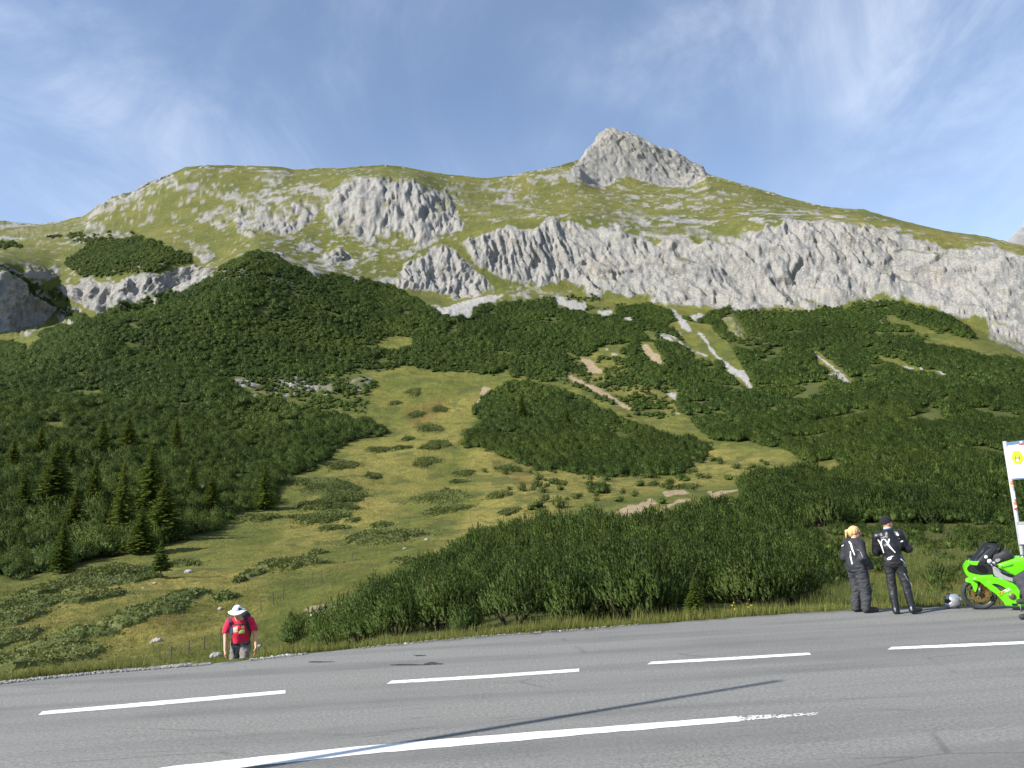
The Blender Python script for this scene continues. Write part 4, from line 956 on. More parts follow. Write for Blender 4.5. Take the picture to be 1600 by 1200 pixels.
# ------------------------------------------------------------------ low cushions of juniper and alpenrose on the meadow
MATS = [(140, 916, 70, 9), (175, 896, 48, 10), (45, 946, 58, 14), (146, 936, 36, 9), (22, 966, 42, 11), (15, 998, 38, 13), (290, 930, 30, 10), (248, 948, 38, 12), (196, 970, 38, 9), (130, 992, 42, 9), (85, 1008, 46, 9), (50, 1034, 85, 17), (284, 884, 27, 5), (222, 906, 24, 5),
        (516, 762, 46, 11), (540, 779, 28, 9), (497, 788, 30, 8), (540, 792, 20, 7), (502, 811, 36, 12), (460, 808, 11, 5), (553, 813, 10, 6), (521, 827, 21, 5), (461, 880, 46, 11), (497, 865, 13, 5), (396, 898, 18, 6), (375, 908, 9, 4), (405, 810, 30, 5), (456, 754, 30, 6), (583, 745, 13, 5), (534, 728, 20, 8),
        (603, 840, 56, 11), (596, 821, 16, 5), (632, 877, 17, 6), (727, 854, 20, 4), (757, 832, 22, 6), (795, 835, 12, 4), (692, 778, 40, 13), (700, 797, 28, 7), (683, 695, 19, 10), (671, 669, 19, 6), (667, 721, 18, 8), (725, 740, 14, 4), (617, 630, 9, 3), (647, 612, 12, 5), (650, 648, 12, 5), (687, 640, 12, 14), (627, 700, 14, 3),
        (637, 686, 10, 3), (792, 732, 13, 7), (717, 753, 12, 3), (781, 774, 17, 10), (796, 800, 15, 8), (758, 833, 24, 7), (797, 836, 16, 5), (726, 854, 22, 5), (839, 819, 22, 7), (921, 804, 19, 6), (591, 703, 16, 4), (575, 672, 22, 6), (664, 700, 9, 3), (350, 936, 16, 5), (1070, 762, 20, 4), (1010, 745, 14, 4)]
NAMED = {11: 'largest dark green cushion at the road edge in the left corner', 15: 'dark cushion cut by the left border above the largest one', 2: 'broad dark cushion reaching the left border below the forest', 0: 'long flat cushion below the front spruce of the forest',
         6: 'bluish upper cushion of the slanting row left of the hiker', 7: 'middle cushion of the slanting row left of the hiker', 14: 'wide flat topmost cushion of the cluster right of the narrow spruce', 18: 'rounded dark cushion at the lower end of the cluster below the narrow spruce',
         22: 'long dark cushion on the slope above the wire fence', 30: 'long dark cushion in the centre of the meadow beside the upper fence posts', 36: 'big round bluish cushion near the grassy gully in mid meadow', 12: 'narrow cushion just right of the little lone spruce', 60: 'small cushion straight above the hiker'}
def cushion(cx, cy, rx, ry, seed):
    r = np.random.RandomState(seed)
    C = ground_px([cx], [cy])[0]; A = ground_px([cx], [cy + ry])[0]; Bk = ground_px([cx], [max(cy - ry, cy - 14)])[0]
    lx = rx / F * C[1]; ly = max(min((Bk[1] - A[1]) * .5, lx * 1.6), lx * .35)
    sl = (Bk[2] - A[2]) / max(Bk[1] - A[1], .1); Hh = min(1.0, .34 + .13 * lx) * r.uniform(.8, 1.15)
    ph = r.rand(4) * 6.28
    rad_ = lambda th: 1 + .16 * np.sin(2 * th + ph[0]) + .13 * np.sin(3 * th + ph[1]) + .10 * np.sin(5 * th + ph[2]) + .07 * np.sin(9 * th + ph[3])
    prof = lambda q: np.sqrt(np.clip(1 - q ** 2.6, 0, 1))
    V = []; nr_, na_ = 7, 30
    lump = lambda x, y: .30 * fbm(x / .9, y / .9, x * 0 + seed, 3, 7)
    for i in range(nr_ + 1):
        q = i / nr_; th = np.arange(na_) * 6.283 / na_; x = q * lx * rad_(th) * np.cos(th); y = q * ly * rad_(th) * np.sin(th)
        z = ground_xy(C[0] + x, C[1] + y) - C[2] + Hh * prof(np.full(na_, q)) * (.70 + lump(x, y)) - (.06 if i == nr_ else 0)
        V += list(np.stack([x, y, z], 1))
    Fc = [(i * na_ + j, (i + 1) * na_ + j, (i + 1) * na_ + (j + 1) % na_, i * na_ + (j + 1) % na_) for i in range(nr_) for j in range(na_)]
    nl = int(np.clip(lx * ly * 170, 300, 3600)); q = np.sqrt(r.rand(nl)) * np.where(r.rand(nl) < .33, r.uniform(1.05, 1.55, nl), 1.0); th = r.rand(nl) * 6.283
    x = q * lx * rad_(th) * np.cos(th); y = q * ly * rad_(th) * np.sin(th)
    z = ground_xy(C[0] + x, C[1] + y) - C[2] + Hh * prof(q) * (.80 + lump(x, y)) * r.uniform(.75, 1.1, nl)
    sz = np.clip(.13 * math.sqrt(C[1] / 50), .08, .24) * r.uniform(.6, 1.5, nl)
    p = np.stack([x, y, z], 1); d = norm(np.stack([np.cos(th) * q, np.sin(th) * q, .7 + 0 * q], 1) + .5 * r.randn(nl, 3)); a1 = norm(np.cross(d, r.randn(nl, 3)))
    T_ = np.stack([p - a1 * sz[:, None] * .5, p + d * sz[:, None], p + a1 * sz[:, None] * .5], 1).reshape(-1, 3)
    b = len(V); V += list(T_); Fc += [tuple(t_) for t_ in (np.arange(nl * 3).reshape(-1, 3) + b)]
    return C, make_mesh('low_shrub', V, Fc, MAT_, smooth=False)
zone_n = {}
for k, a in sorted(enumerate(MATS), key=lambda t_: t_[1][0]):
    C, me = cushion(*a, seed=900 + k)
    zone = 'on the lower meadow left of the hiker' if a[0] < 390 and a[1] > 870 else ('near the forest edge beside the narrow spruce' if a[0] < 590 and a[1] < 835 else ('on the pale dry meadow in mid slope' if a[1] < 760 or a[0] > 700 else 'on the slope along the wire fence'))
    if k not in NAMED: zone_n[zone] = zone_n.get(zone, -1) + 1
    mesh_obj('low_shrub', me, loc=tuple(C), cat='low shrub', label=NAMED.get(k, '%s small cushion shrub from the left ' % nth(zone_n[zone]) + {'on the lower meadow left of the hiker': 'on the lower meadow', 'near the forest edge beside the narrow spruce': 'near the narrow spruce', 'on the pale dry meadow in mid slope': 'on the mid-slope meadow', 'on the slope along the wire fence': 'along the wire fence'}[zone]), group='low cushion shrubs on the meadow' if k in NAMED else 'small cushions ' + zone)
print('cushions', round(time.time() - T0, 1))

# ------------------------------------------------------------------ grass: verge tufts and near meadow
r = np.random.RandomState(31); tris = []
def tuft(p, h, n, spread, lean=.5):
    a = r.rand(n) * 6.283; d = np.stack([np.cos(a), np.sin(a), 0 * a], 1); hh = h * r.uniform(.45, 1.25, n)
    b = p + d * spread * r.rand(n, 1); sd_ = np.stack([-d[:, 1], d[:, 0], 0 * a], 1) * (.004 + .010 * h)
    tip = b + d * (lean * hh * r.uniform(.2, 1.0, n))[:, None] + np.array([0, 0, 1.0]) * hh[:, None]
    tris.append(np.stack([b - sd_, tip, b + sd_], 1).reshape(-1, 3))
n = 0
for i in range(5200):
    px = r.uniform(-140, 1760); s = float(s_of(px, 990))
    wd = np.interp(px, [-140, 280, 330, 470, 560, 900, 1250, 1600], [.4, .3, .25, .5, .9, 1.2, 1.6, 2.6]); off = (.14 if px > 560 else .35) + wd * r.rand() ** 1.3
    y = edge_Y(s) + off; x = s * y
    if abs(x - hx) < .8 and px < 480: continue
    g_ = ground_xy(x, y)[0]; dens = .5 + .5 * math.sin(x * 2.3) * math.sin(x * .71 + 1)
    if r.rand() > .2 + .8 * dens: continue
    tuft(np.array([x, y, g_ - .01]), r.uniform(.06, .24) * (1.25 if 800 < px < 1300 else .9), 7, .10)
for i in range(110):
    px = r.uniform(480, 1320); s = float(s_of(px, 990)); y = edge_Y(s) + r.uniform(.25, 1.2); x = s * y
    tuft(np.array([x, y, ground_xy(x, y)[0] - .01]), r.uniform(.15, .32), 12, .16, .7)
for i in range(15000):
    py = r.uniform(895, 1045) if i < 9000 else r.uniform(720, 900); px = r.uniform(-30, 640) if i < 9000 else r.uniform(380, 1000)
    q = ground_px([px], [py])[0]
    if q[1] < 20: continue
    k = q[1] / 45
    tuft(q - np.array([0, 0, .02]), r.uniform(.14, .30) * min(k, 2.2) ** .5, 5, .28 * k, .8)
for i in range(5200):
    px = r.uniform(1260, 1640); py = r.uniform(800, 945); q = ground_px([px], [py])[0]
    if q[1] < edge_Y(q[0] / q[1]) + 1: continue
    k = q[1] / 30; tuft(q - np.array([0, 0, .02]), r.uniform(.12, .34), 7, .22 * k, .9)
g_tris = tris; tris = []
for i in range(20000):
    py = r.uniform(600, 1040); px = r.uniform(-20, 660) if py > 880 else r.uniform(380, 1200); q = ground_px([px], [py])[0]
    if q[1] < 20 or fbm(np.array([q[0] / 11]), np.array([q[1] / 9]), np.zeros(1), 3, 97)[0] < .03: continue
    k = q[1] / 45; tuft(q - np.array([0, 0, .02]), r.uniform(.14, .28) * min(k, 2.5) ** .5, 8, .40 * k, 1.1)
for i in range(5000):
    px = r.uniform(1250, 1640); py = r.uniform(840, 945); q = ground_px([px], [py])[0]
    if q[1] < edge_Y(q[0] / q[1]) + 1 or fbm(np.array([q[0] / 3.0]), np.array([q[1] / 4.0]), np.zeros(1), 3, 98)[0] < -.05: continue
    k = q[1] / 30; tuft(q - np.array([0, 0, .02]), r.uniform(.16, .45), 9, .26 * k, 1.0)
Vt = np.concatenate(tris)
mesh_obj('ground_cover', make_mesh('ground_cover', Vt, np.arange(len(Vt)).reshape(-1, 3), MAT_), kind='stuff', label='low green heath in patches over the meadow')
tris = g_tris
Vt = np.concatenate(tris)
mesh_obj('grass', make_mesh('grass', Vt, np.arange(len(Vt)).reshape(-1, 3), GRS), kind='stuff', label='grass tufts along the verge and over the near meadow')
print('grass', len(Vt) // 3, round(time.time() - T0, 1))

# ------------------------------------------------------------------ figures: signed-distance bodies meshed by surface nets
def surface_net(fn, lo, hi, h):
    lo = np.array(lo, float); hi = np.array(hi, float); n = np.ceil((hi - lo) / h).astype(int) + 1
    ax = [lo[i] + h * np.arange(n[i]) for i in range(3)]
    X, Y, Z = np.meshgrid(*ax, indexing='ij')
    Vv = fn(np.stack([X, Y, Z], -1).reshape(-1, 3).astype(np.float32)).reshape(n).astype(np.float32)
    Ins = Vv < 0
    c = [(i, j, k) for i in (0, 1) for j in (0, 1) for k in (0, 1)]
    sl = lambda A, o: A[o[0]:n[0] - 1 + o[0], o[1]:n[1] - 1 + o[1], o[2]:n[2] - 1 + o[2]]
    acc = np.zeros(tuple(n - 1) + (3,), np.float32); cnt = np.zeros(tuple(n - 1), np.float32)
    for a in c:
        for d in range(3):
            if a[d] == 0:
                b = list(a); b[d] = 1; va, vb = sl(Vv, a), sl(Vv, b); cr = (va < 0) != (vb < 0)
                t = np.where(cr, va / np.where(cr, va - vb, 1), 0)
                q = np.zeros(acc.shape, np.float32)
                for e in range(3): q[..., e] = a[e]
                q[..., d] = t
                acc += q * cr[..., None]; cnt += cr
    act = cnt > 0; ids = np.full(act.shape, -1, int); ids[act] = np.arange(act.sum())
    cell = np.stack(np.nonzero(act), -1)
    V = lo + (cell + acc[act] / cnt[act][:, None]) * h
    Fc = []
    for d in range(3):
        e1, e2 = (d + 1) % 3, (d + 2) % 3
        o1 = [0, 0, 0]; o1[d] = 1
        A = Ins[tuple(slice(0, n[i] - (1 if i == d else 0)) for i in range(3))]; Bq = Ins[tuple(slice(1 if i == d else 0, n[i]) for i in range(3))]
        cr = np.stack(np.nonzero(A != Bq), -1)
        ok = np.all([(cr[:, e] > 0) & (cr[:, e] < n[e] - 1) for e in (e1, e2)], axis=0); cr = cr[ok]
        flip = A[tuple(cr.T)]
        def at(da, db):
            q = cr.copy(); q[:, e1] -= da; q[:, e2] -= db; return ids[tuple(q.T)]
        q = np.stack([at(1, 1), at(0, 1), at(0, 0), at(1, 0)], -1)
        q[~flip] = q[~flip][:, ::-1]; Fc.append(q)
    return V, np.concatenate(Fc)
def cap(a, b, ra, rb):
    a = np.array(a, np.float32); b = np.array(b, np.float32); ab = b - a; L = float(ab @ ab) + 1e-9
    def f(p):
        t = np.clip((p - a) @ ab / L, 0, 1)
        return np.linalg.norm(p - a - t[:, None] * ab, axis=1) - (ra + (rb - ra) * t)
    return f
def ell(c, r, R=None):
    c = np.array(c, np.float32); r = np.array(r, np.float32)
    def f(p):
        q = p - c
        if R is not None: q = q @ R
        k0 = np.linalg.norm(q / r, axis=1); k1 = np.linalg.norm(q / (r * r), axis=1) + 1e-6
        return k0 * (k0 - 1) / k1
    return f
def smin(fs, k=.03):
    def f(p):
        d = fs[0](p)
        for g in fs[1:]:
            e = g(p); h = np.clip(.5 + .5 * (e - d) / k, 0, 1); d = e + (d - e) * h - k * h * (1 - h)
        return d
    return f
def grow(f, r, folds=0.0, sc=12, clip=None, seed=0, zs=1.0):
    def g(p):
        d = f(p) - r
        if folds: d = d - folds * fbm(p[:, 0] * sc, p[:, 1] * sc, p[:, 2] * sc * zs, 2, seed)
        if clip is not None: d = np.maximum(d, clip(p))
        return d
    return g
def rotz(a): return np.array([[math.cos(a), -math.sin(a), 0], [math.sin(a), math.cos(a), 0], [0, 0, 1]])
def rotx(a): return np.array([[1, 0, 0], [0, math.cos(a), -math.sin(a)], [0, math.sin(a), math.cos(a)]])

SKIN = mat_basic('skin', (.62, .34, .23), .55, c2=(.52, .26, .17), scale=18)
EYE = mat_basic('eye_dark', (.03, .025, .02), .3)
LIP = mat_basic('lip', (.45, .16, .13), .5)
TEX_BLK = mat_basic('black_textile', (.020, .022, .030), .75, c2=(.012, .013, .018), scale=40, bump=.4, bscale=120)
TEX_GRY = mat_basic('charcoal_textile', (.040, .043, .050), .8, c2=(.025, .027, .032), scale=40, bump=.4, bscale=120)
LEATHER = mat_basic('black_leather', (.014, .014, .017), .33, c2=(.010, .010, .012), scale=25, bump=.35, bscale=35)
LEATHER2 = mat_basic('perforated_leather', (.020, .020, .023), .55, c2=(.014, .014, .016), scale=60, bump=.3, bscale=160)
REFL = mat_basic('white_reflective_stripe', (.80, .80, .80), .5, c2=(.70, .70, .72), scale=30)
GREYST = mat_basic('grey_stripe', (.30, .30, .31), .5)
KNIT = mat_basic('black_knit', (.010, .010, .013), .95, bump=.6, bscale=90)
HAIR = mat_basic('blond_hair', (.60, .43, .20), .5, c2=(.42, .26, .10), scale=30, bump=.5, bscale=80)
RED = mat_basic('red_cotton', (.66, .012, .065), .85, c2=(.50, .010, .045), scale=14, bump=.3, bscale=40)
GPANT = mat_basic('grey_trekking_fabric', (.20, .18, .16), .85, c2=(.14, .128, .118), scale=22, bump=.4, bscale=70)
WHITEC = mat_basic('white_cotton', (.80, .80, .80), .85, c2=(.72, .72, .73), scale=20, bump=.3, bscale=70)
NAVY = mat_basic('navy_webbing', (.035, .055, .12), .7, c2=(.02, .03, .07), scale=40)
DARKW = mat_basic('dark_webbing', (.018, .02, .028), .7)
YEL = mat_basic('yellow_print', (.75, .62, .16), .7, c2=(.62, .50, .10), scale=60)
CREAM = mat_basic('pale_print', (.75, .60, .38), .7, c2=(.50, .30, .12), scale=70)
LIME = mat_basic('lime_print', (.60, .66, .18), .7)
BLUEC = mat_basic('pale_blue_cloth', (.42, .50, .66), .8)
RUBBER = mat_basic('black_rubber', (.022, .022, .023), .75, c2=(.032, .032, .033), scale=30)

def sdf_part(name, fn, lo, hi, h, mat, parent, **kw):
    V, Fq = surface_net(fn, lo, hi, h)
    return mesh_obj(name, make_mesh(name, V, Fq, mat, smooth=True), parent, **kw)
def ribbon(name, pts, width, fn, o, mat, parent, lift=.006, n=26, closed_poly=None):
    """strip sewn onto a garment: photo positions are traced onto its surface"""
    Mi = np.array(o.matrix_basis.inverted())
    def hit(px, py, guess):
        d = raydir(px, py); d /= np.linalg.norm(d, axis=-1, keepdims=True)
        Y0 = guess; tt = np.full(len(px), 0.0); base = CAM + d * ((Y0 - .55) / d[:, 1:2])
        q = base.copy()
        for _ in range(60):
            l = (Mi[:3, :3] @ q.T).T + Mi[:3, 3]; s = fn(l.astype(np.float32)); q = q + d * np.clip(s[:, None] * .75, -.02, .08)
        q = q - d * lift
        l = (Mi[:3, :3] @ q.T).T + Mi[:3, 3]
        s = fn(l.astype(np.float32))
        return l, (np.abs(s) < .04)
    gy = o.location.y
    if closed_poly is not None:
        a = np.array(closed_poly, float); c = a.mean(0); rings = [c + (a - c) * k for k in (1, .6, .25)]
        m = len(a); V = np.concatenate([hit(R_[:, 0], R_[:, 1], gy)[0] for R_ in rings])
        Fq = [(i * m + j, i * m + (j + 1) % m, (i + 1) * m + (j + 1) % m, (i + 1) * m + j) for i in range(2) for j in range(m)] + [tuple(2 * m + j for j in range(m))]
        return mesh_obj(name, make_mesh(name, V, Fq, mat), parent)
    a = np.array(pts, float); d = np.r_[0, np.cumsum(np.hypot(*np.diff(a, axis=0).T))]; u_ = np.linspace(0, d[-1], n)
    x = np.interp(u_, d, a[:, 0]); y = np.interp(u_, d, a[:, 1]); tx = np.gradient(x); ty = np.gradient(y); L = np.hypot(tx, ty) + 1e-9
    wv_ = np.interp(u_ / d[-1], np.linspace(0, 1, len(width)), width) if hasattr(width, '__len__') else width
    ox, oy = -ty / L * wv_ / 2, tx / L * wv_ / 2
    A, ka = hit(x + ox, y + oy, gy); Bq, kb = hit(x - ox, y - oy, gy); k = ka & kb
    V = np.concatenate([A, Bq]); Fq = [(i, n + i, n + i + 1, i + 1) for i in range(n - 1) if k[i] and k[i + 1]]
    if not Fq: return None
    return mesh_obj(name, make_mesh(name, V, Fq, mat), parent)

def head_fn(c, R, female=False):
    """head with brow, nose, chin and ears; local +y is the face. c: head centre, R: orientation"""
    T = lambda v: np.array(c) + R @ np.array(v)
    s = .95 if female else 1.0
    fs = [ell(T((0, -.005, .02)), np.array((.074, .096, .100)) * s, R), ell(T((0, .025, -.05)), np.array((.056, .066, .070)) * s, R), ell(T((0, .068, -.092)), (.026, .022, .02), R),
          cap(T((0, .092, .02)), T((0, .112, -.022)), .009, .014), ell(T((.077, -.005, -.01)), (.012, .022, .033), R), ell(T((-.077, -.005, -.01)), (.012, .022, .033), R),
          cap(T((-.04, .082, .032)), T((.04, .082, .032)), .012, .012), cap(T((-.02, .084, -.055)), T((.02, .084, -.055)), .010, .010)]
    return smin(fs, .018)
def face_bits(c, R, par, s=1.0):
    T = lambda v: np.array(c) + R @ np.array(v)
    for sx in (-1, 1):
        mb = MB(); mb.lathe([(0, -.011), (.009, -.008), (.012, 0), (.009, .008), (0, .011)], tuple(T((sx * .031, .083, .012))), 'y', 10); mb.obj('eye', EYE, par, True)
    mb = MB(); mb.tube([T((-.022, .090, -.055)), T((0, .0965, -.056)), T((.022, .090, -.055))], [.003, .006, .003], 6); mb.obj('mouth', LIP, par, True)
def hand_fn(wrist, d, palm_n, side, curl=.35):
    """relaxed hand: d along the fingers, palm_n out of the palm; thumb on 'side'"""
    d = np.array(d, float); d /= np.linalg.norm(d); pn = np.array(palm_n, float); pn -= d * (pn @ d); pn /= np.linalg.norm(pn); sd_ = np.cross(d, pn) * side
    w0 = np.array(wrist, float); fs = []
    for i in range(4):
        o_ = (i - 1.5) * .020; k = w0 + d * .03 + sd_ * o_ * .7; kn = w0 + d * (.095 - .004 * abs(i - 1.2)) + sd_ * o_
        fs.append(cap(k, kn, .016, .012))
        L = (.078, .086, .080, .062)[i] * .5; a = curl; p0 = kn
        for j in range(2):
            dd = d * math.cos(a) + pn * math.sin(a); p1 = p0 + dd * L; fs.append(cap(p0, p1, .0105 - .001 * j, .0095 - .002 * j)); p0 = p1; a += curl * 1.3
    b = w0 + d * .025 - sd_ * .018; m1 = w0 + d * .06 - sd_ * .048 + pn * .012; m2 = w0 + d * .092 - sd_ * .052 + pn * .024
    fs += [cap(b, m1, .016, .012), cap(m1, m2, .012, .009)]
    return smin(fs, .010)

def stand_at(px, py, dep=None):
    if dep is None: return on_plane(px, py, .0)
    return at_depth(px, py, dep)

# ---- the two motorcyclists
def rider_man():
    pos_ = on_plane(1413, 959, 0.0); o = empty('person', tuple(pos_), (0, rad(-4.0), rad(-27)), label='man in black leather riding suit and black knit cap, seen from behind with folded arms', cat='person', group='motorcyclists standing on the road edge')
    Rz = rotz(rad(-58)); hc = (.012, .035, 1.655); HR = Rz @ rotx(rad(-6))
    hip, kneeL, kneeR, ankL, ankR = (0, 0, .93), (-.115, .03, .50), (.125, .03, .50), (-.125, -.03, .09), (.15, -.02, .09)
    legL = [cap((-.09, 0, .90), kneeL, .088, .060), cap(kneeL, ankL, .062, .042)]; legR = [cap((.09, 0, .90), kneeR, .088, .060), cap(kneeR, ankR, .062, .042)]
    torso = [ell((0, -.015, .97), (.165, .115, .13)), cap((0, 0, 1.02), (0, .0, 1.22), .135, .150), ell((0, .005, 1.29), (.178, .120, .19)), cap((-.17, 0, 1.435), (.17, 0, 1.435), .068, .068), cap((0, 0, 1.44), (.005, .02, 1.56), .062, .056)]
    armL = [cap((-.205, 0, 1.42), (-.265, .08, 1.15), .058, .047), cap((-.265, .08, 1.15), (.04, .25, 1.19), .046, .035)]
    armR = [cap((.205, 0, 1.42), (.285, .10, 1.16), .058, .047), cap((.285, .10, 1.16), (-.04, .29, 1.22), .046, .035)]
    hL = hand_fn((.04, .25, 1.19), (1, .15, .15), (0, -1, 0), 1, .3); hR = hand_fn((-.04, .29, 1.22), (-1, .1, .1), (0, -1, 0), -1, .3)
    head = head_fn(hc, HR)
    body = smin([smin(torso + legL + legR + armL + armR, .04), cap((0, .01, 1.50), (.006, .028, 1.60), .055, .052), head, hL, hR, cap(ankL, (-.14, .14, .04), .04, .03), cap(ankR, (.24, .11, .04), .04, .03)], .012)
    sdf_part('body', body, (-.42, -.25, -.0), (.42, .45, 1.80), .0125, SKIN, o)
    face_bits(hc, HR, o)
    up = smin(torso + armL + armR, .045)
    wrist = lambda p: np.maximum(.955 - p[:, 2] + .03 * p[:, 1], np.maximum(p[:, 2] - 1.535 + .25 * np.maximum(0, p[:, 1]), p[:, 1] - .34))
    jk = smin([grow(up, .026, .012, 10, wrist, 3), ell((0, -.075, 1.37), (.10, .085, .17))], .04)   # back hump of the suit
    sdf_part('jacket', jk, (-.45, -.30, .90), (.45, .40, 1.60), .011, LEATHER, o)
    collar = lambda p: np.maximum(np.abs(cap((0, .005, 1.49), (.004, .02, 1.555), .078, .070)(p)) - .007, np.maximum(1.50 - p[:, 2], p[:, 2] - 1.565))
    sdf_part('collar', collar, (-.12, -.12, 1.46), (.12, .14, 1.60), .008, NAVY, o)
    scarf = lambda p: np.maximum(np.abs(cap((0, .01, 1.49), (.006, .027, 1.59), .066, .060)(p)) - .006, np.maximum(1.53 - p[:, 2], p[:, 2] - 1.588))
    sdf_part('neckerchief', scarf, (-.12, -.12, 1.48), (.12, .14, 1.64), .008, BLUEC, o)
    low = smin([ell((0, -.02, .96), (.172, .128, .13))] + legL + legR, .03)
    tz = lambda p: np.maximum(p[:, 2] - 1.0, .30 - p[:, 2])
    tr = grow(low, .014, .010, 16, tz, 5, 1.6)
    sdf_part('trousers', tr, (-.32, -.25, .26), (.36, .25, 1.04), .011, LEATHER2, o)
    for sx, an, kn_, toe in ((-1, ankL, kneeL, (-.145, .15, .045)), (1, ankR, kneeR, (.27, .13, .045))):
        k4 = tuple(np.array(an) + (np.array(kn_) - np.array(an)) * .74)
        bt = smin([cap(an, k4, .060, .076), cap((an[0], an[1] - .02, .065), toe, .062, .045), cap((an[0], an[1] - .045, .045), (an[0], an[1] - .02, .045), .045, .045)], .02)
        bt2 = lambda p, b=bt: np.maximum(b(p), np.maximum(.004 - p[:, 2], p[:, 2] - .385))
        b_ = sdf_part('boot', bt2, (an[0] - .25, -.2, -.02), (an[0] + .3, .3, .42), .011, LEATHER, o)
    cap_f = lambda p: np.maximum(grow(head, .014, .003, 40)(p), -((p - np.array(hc)) @ (HR @ np.array((0, -.35, 1.0))) - .012))
    sdf_part('knit_cap', smin([cap_f, lambda p: np.maximum(ell(np.array(hc) + HR @ np.array((0, -.012, .045)), (.088, .108, .105), HR)(p), -((p - np.array(hc)) @ (HR @ np.array((0, -.35, 1.0))) - .012))], .02), (-.16, -.16, 1.60), (.2, .22, 1.86), .008, KNIT, o)
    bpy.context.view_layer.update()
    hump = jk
    W_ = lambda pts, w_, m=REFL, nm='stripe': ribbon(nm, pts, w_, hump, o, m, o)
    W_([(1371.5, 843), (1376, 849), (1378, 855), (1381, 864)], [1.6, 2.4, 1.8, 1.0]); W_([(1377, 849), (1377.5, 844), (1380.5, 842.3), (1383, 843.5), (1387, 849)], [1.4, 1.3, 1.4])
    W_([(1389.5, 842), (1387, 850)], [2.2, 3.0]); W_([(1386.5, 849), (1391, 855), (1399, 863.5)], [3.0, 2.2, 1.5])
    W_([(1376, 841), (1380, 839.5), (1385, 838)], 1.2, GREYST, 'badge')
    W_([(1400.5, 834), (1404, 836.5)], 3.0, REFL, 'badge'); W_([(1407, 846.6), (1411, 845)], 2.0); W_([(1403, 842), (1406, 841)], .9, GREYST)
    # crest on the seat of the suit: a star-like swoosh
    for q, w_ in (([(1386, 874), (1388.5, 871), (1391, 870.5), (1393, 872), (1391, 874), (1387, 874.5)], .9), ([(1390, 875), (1391, 871), (1396, 868.6)], .9), ([(1392, 870), (1393, 868.5)], .8)): W_(q, w_, REFL, 'emblem')
    allf = lambda p: np.minimum(tr(p), jk(p))
    ribbon('stripe', [(1407, 873), (1412, 877), (1414.5, 881)], 1.4, allf, o, REFL, o); ribbon('stripe', [(1411, 880), (1416, 886)], 1.6, allf, o, GREYST, o); ribbon('stripe', [(1412.5, 896), (1417, 904), (1420, 908)], 1.3, allf, o, GREYST, o)
    kg = ell((.195, .07, .50), (.03, .045, .055)); sdf_part('knee_slider', kg, (.14, .0, .42), (.25, .14, .58), .008, REFL, o)
    return o
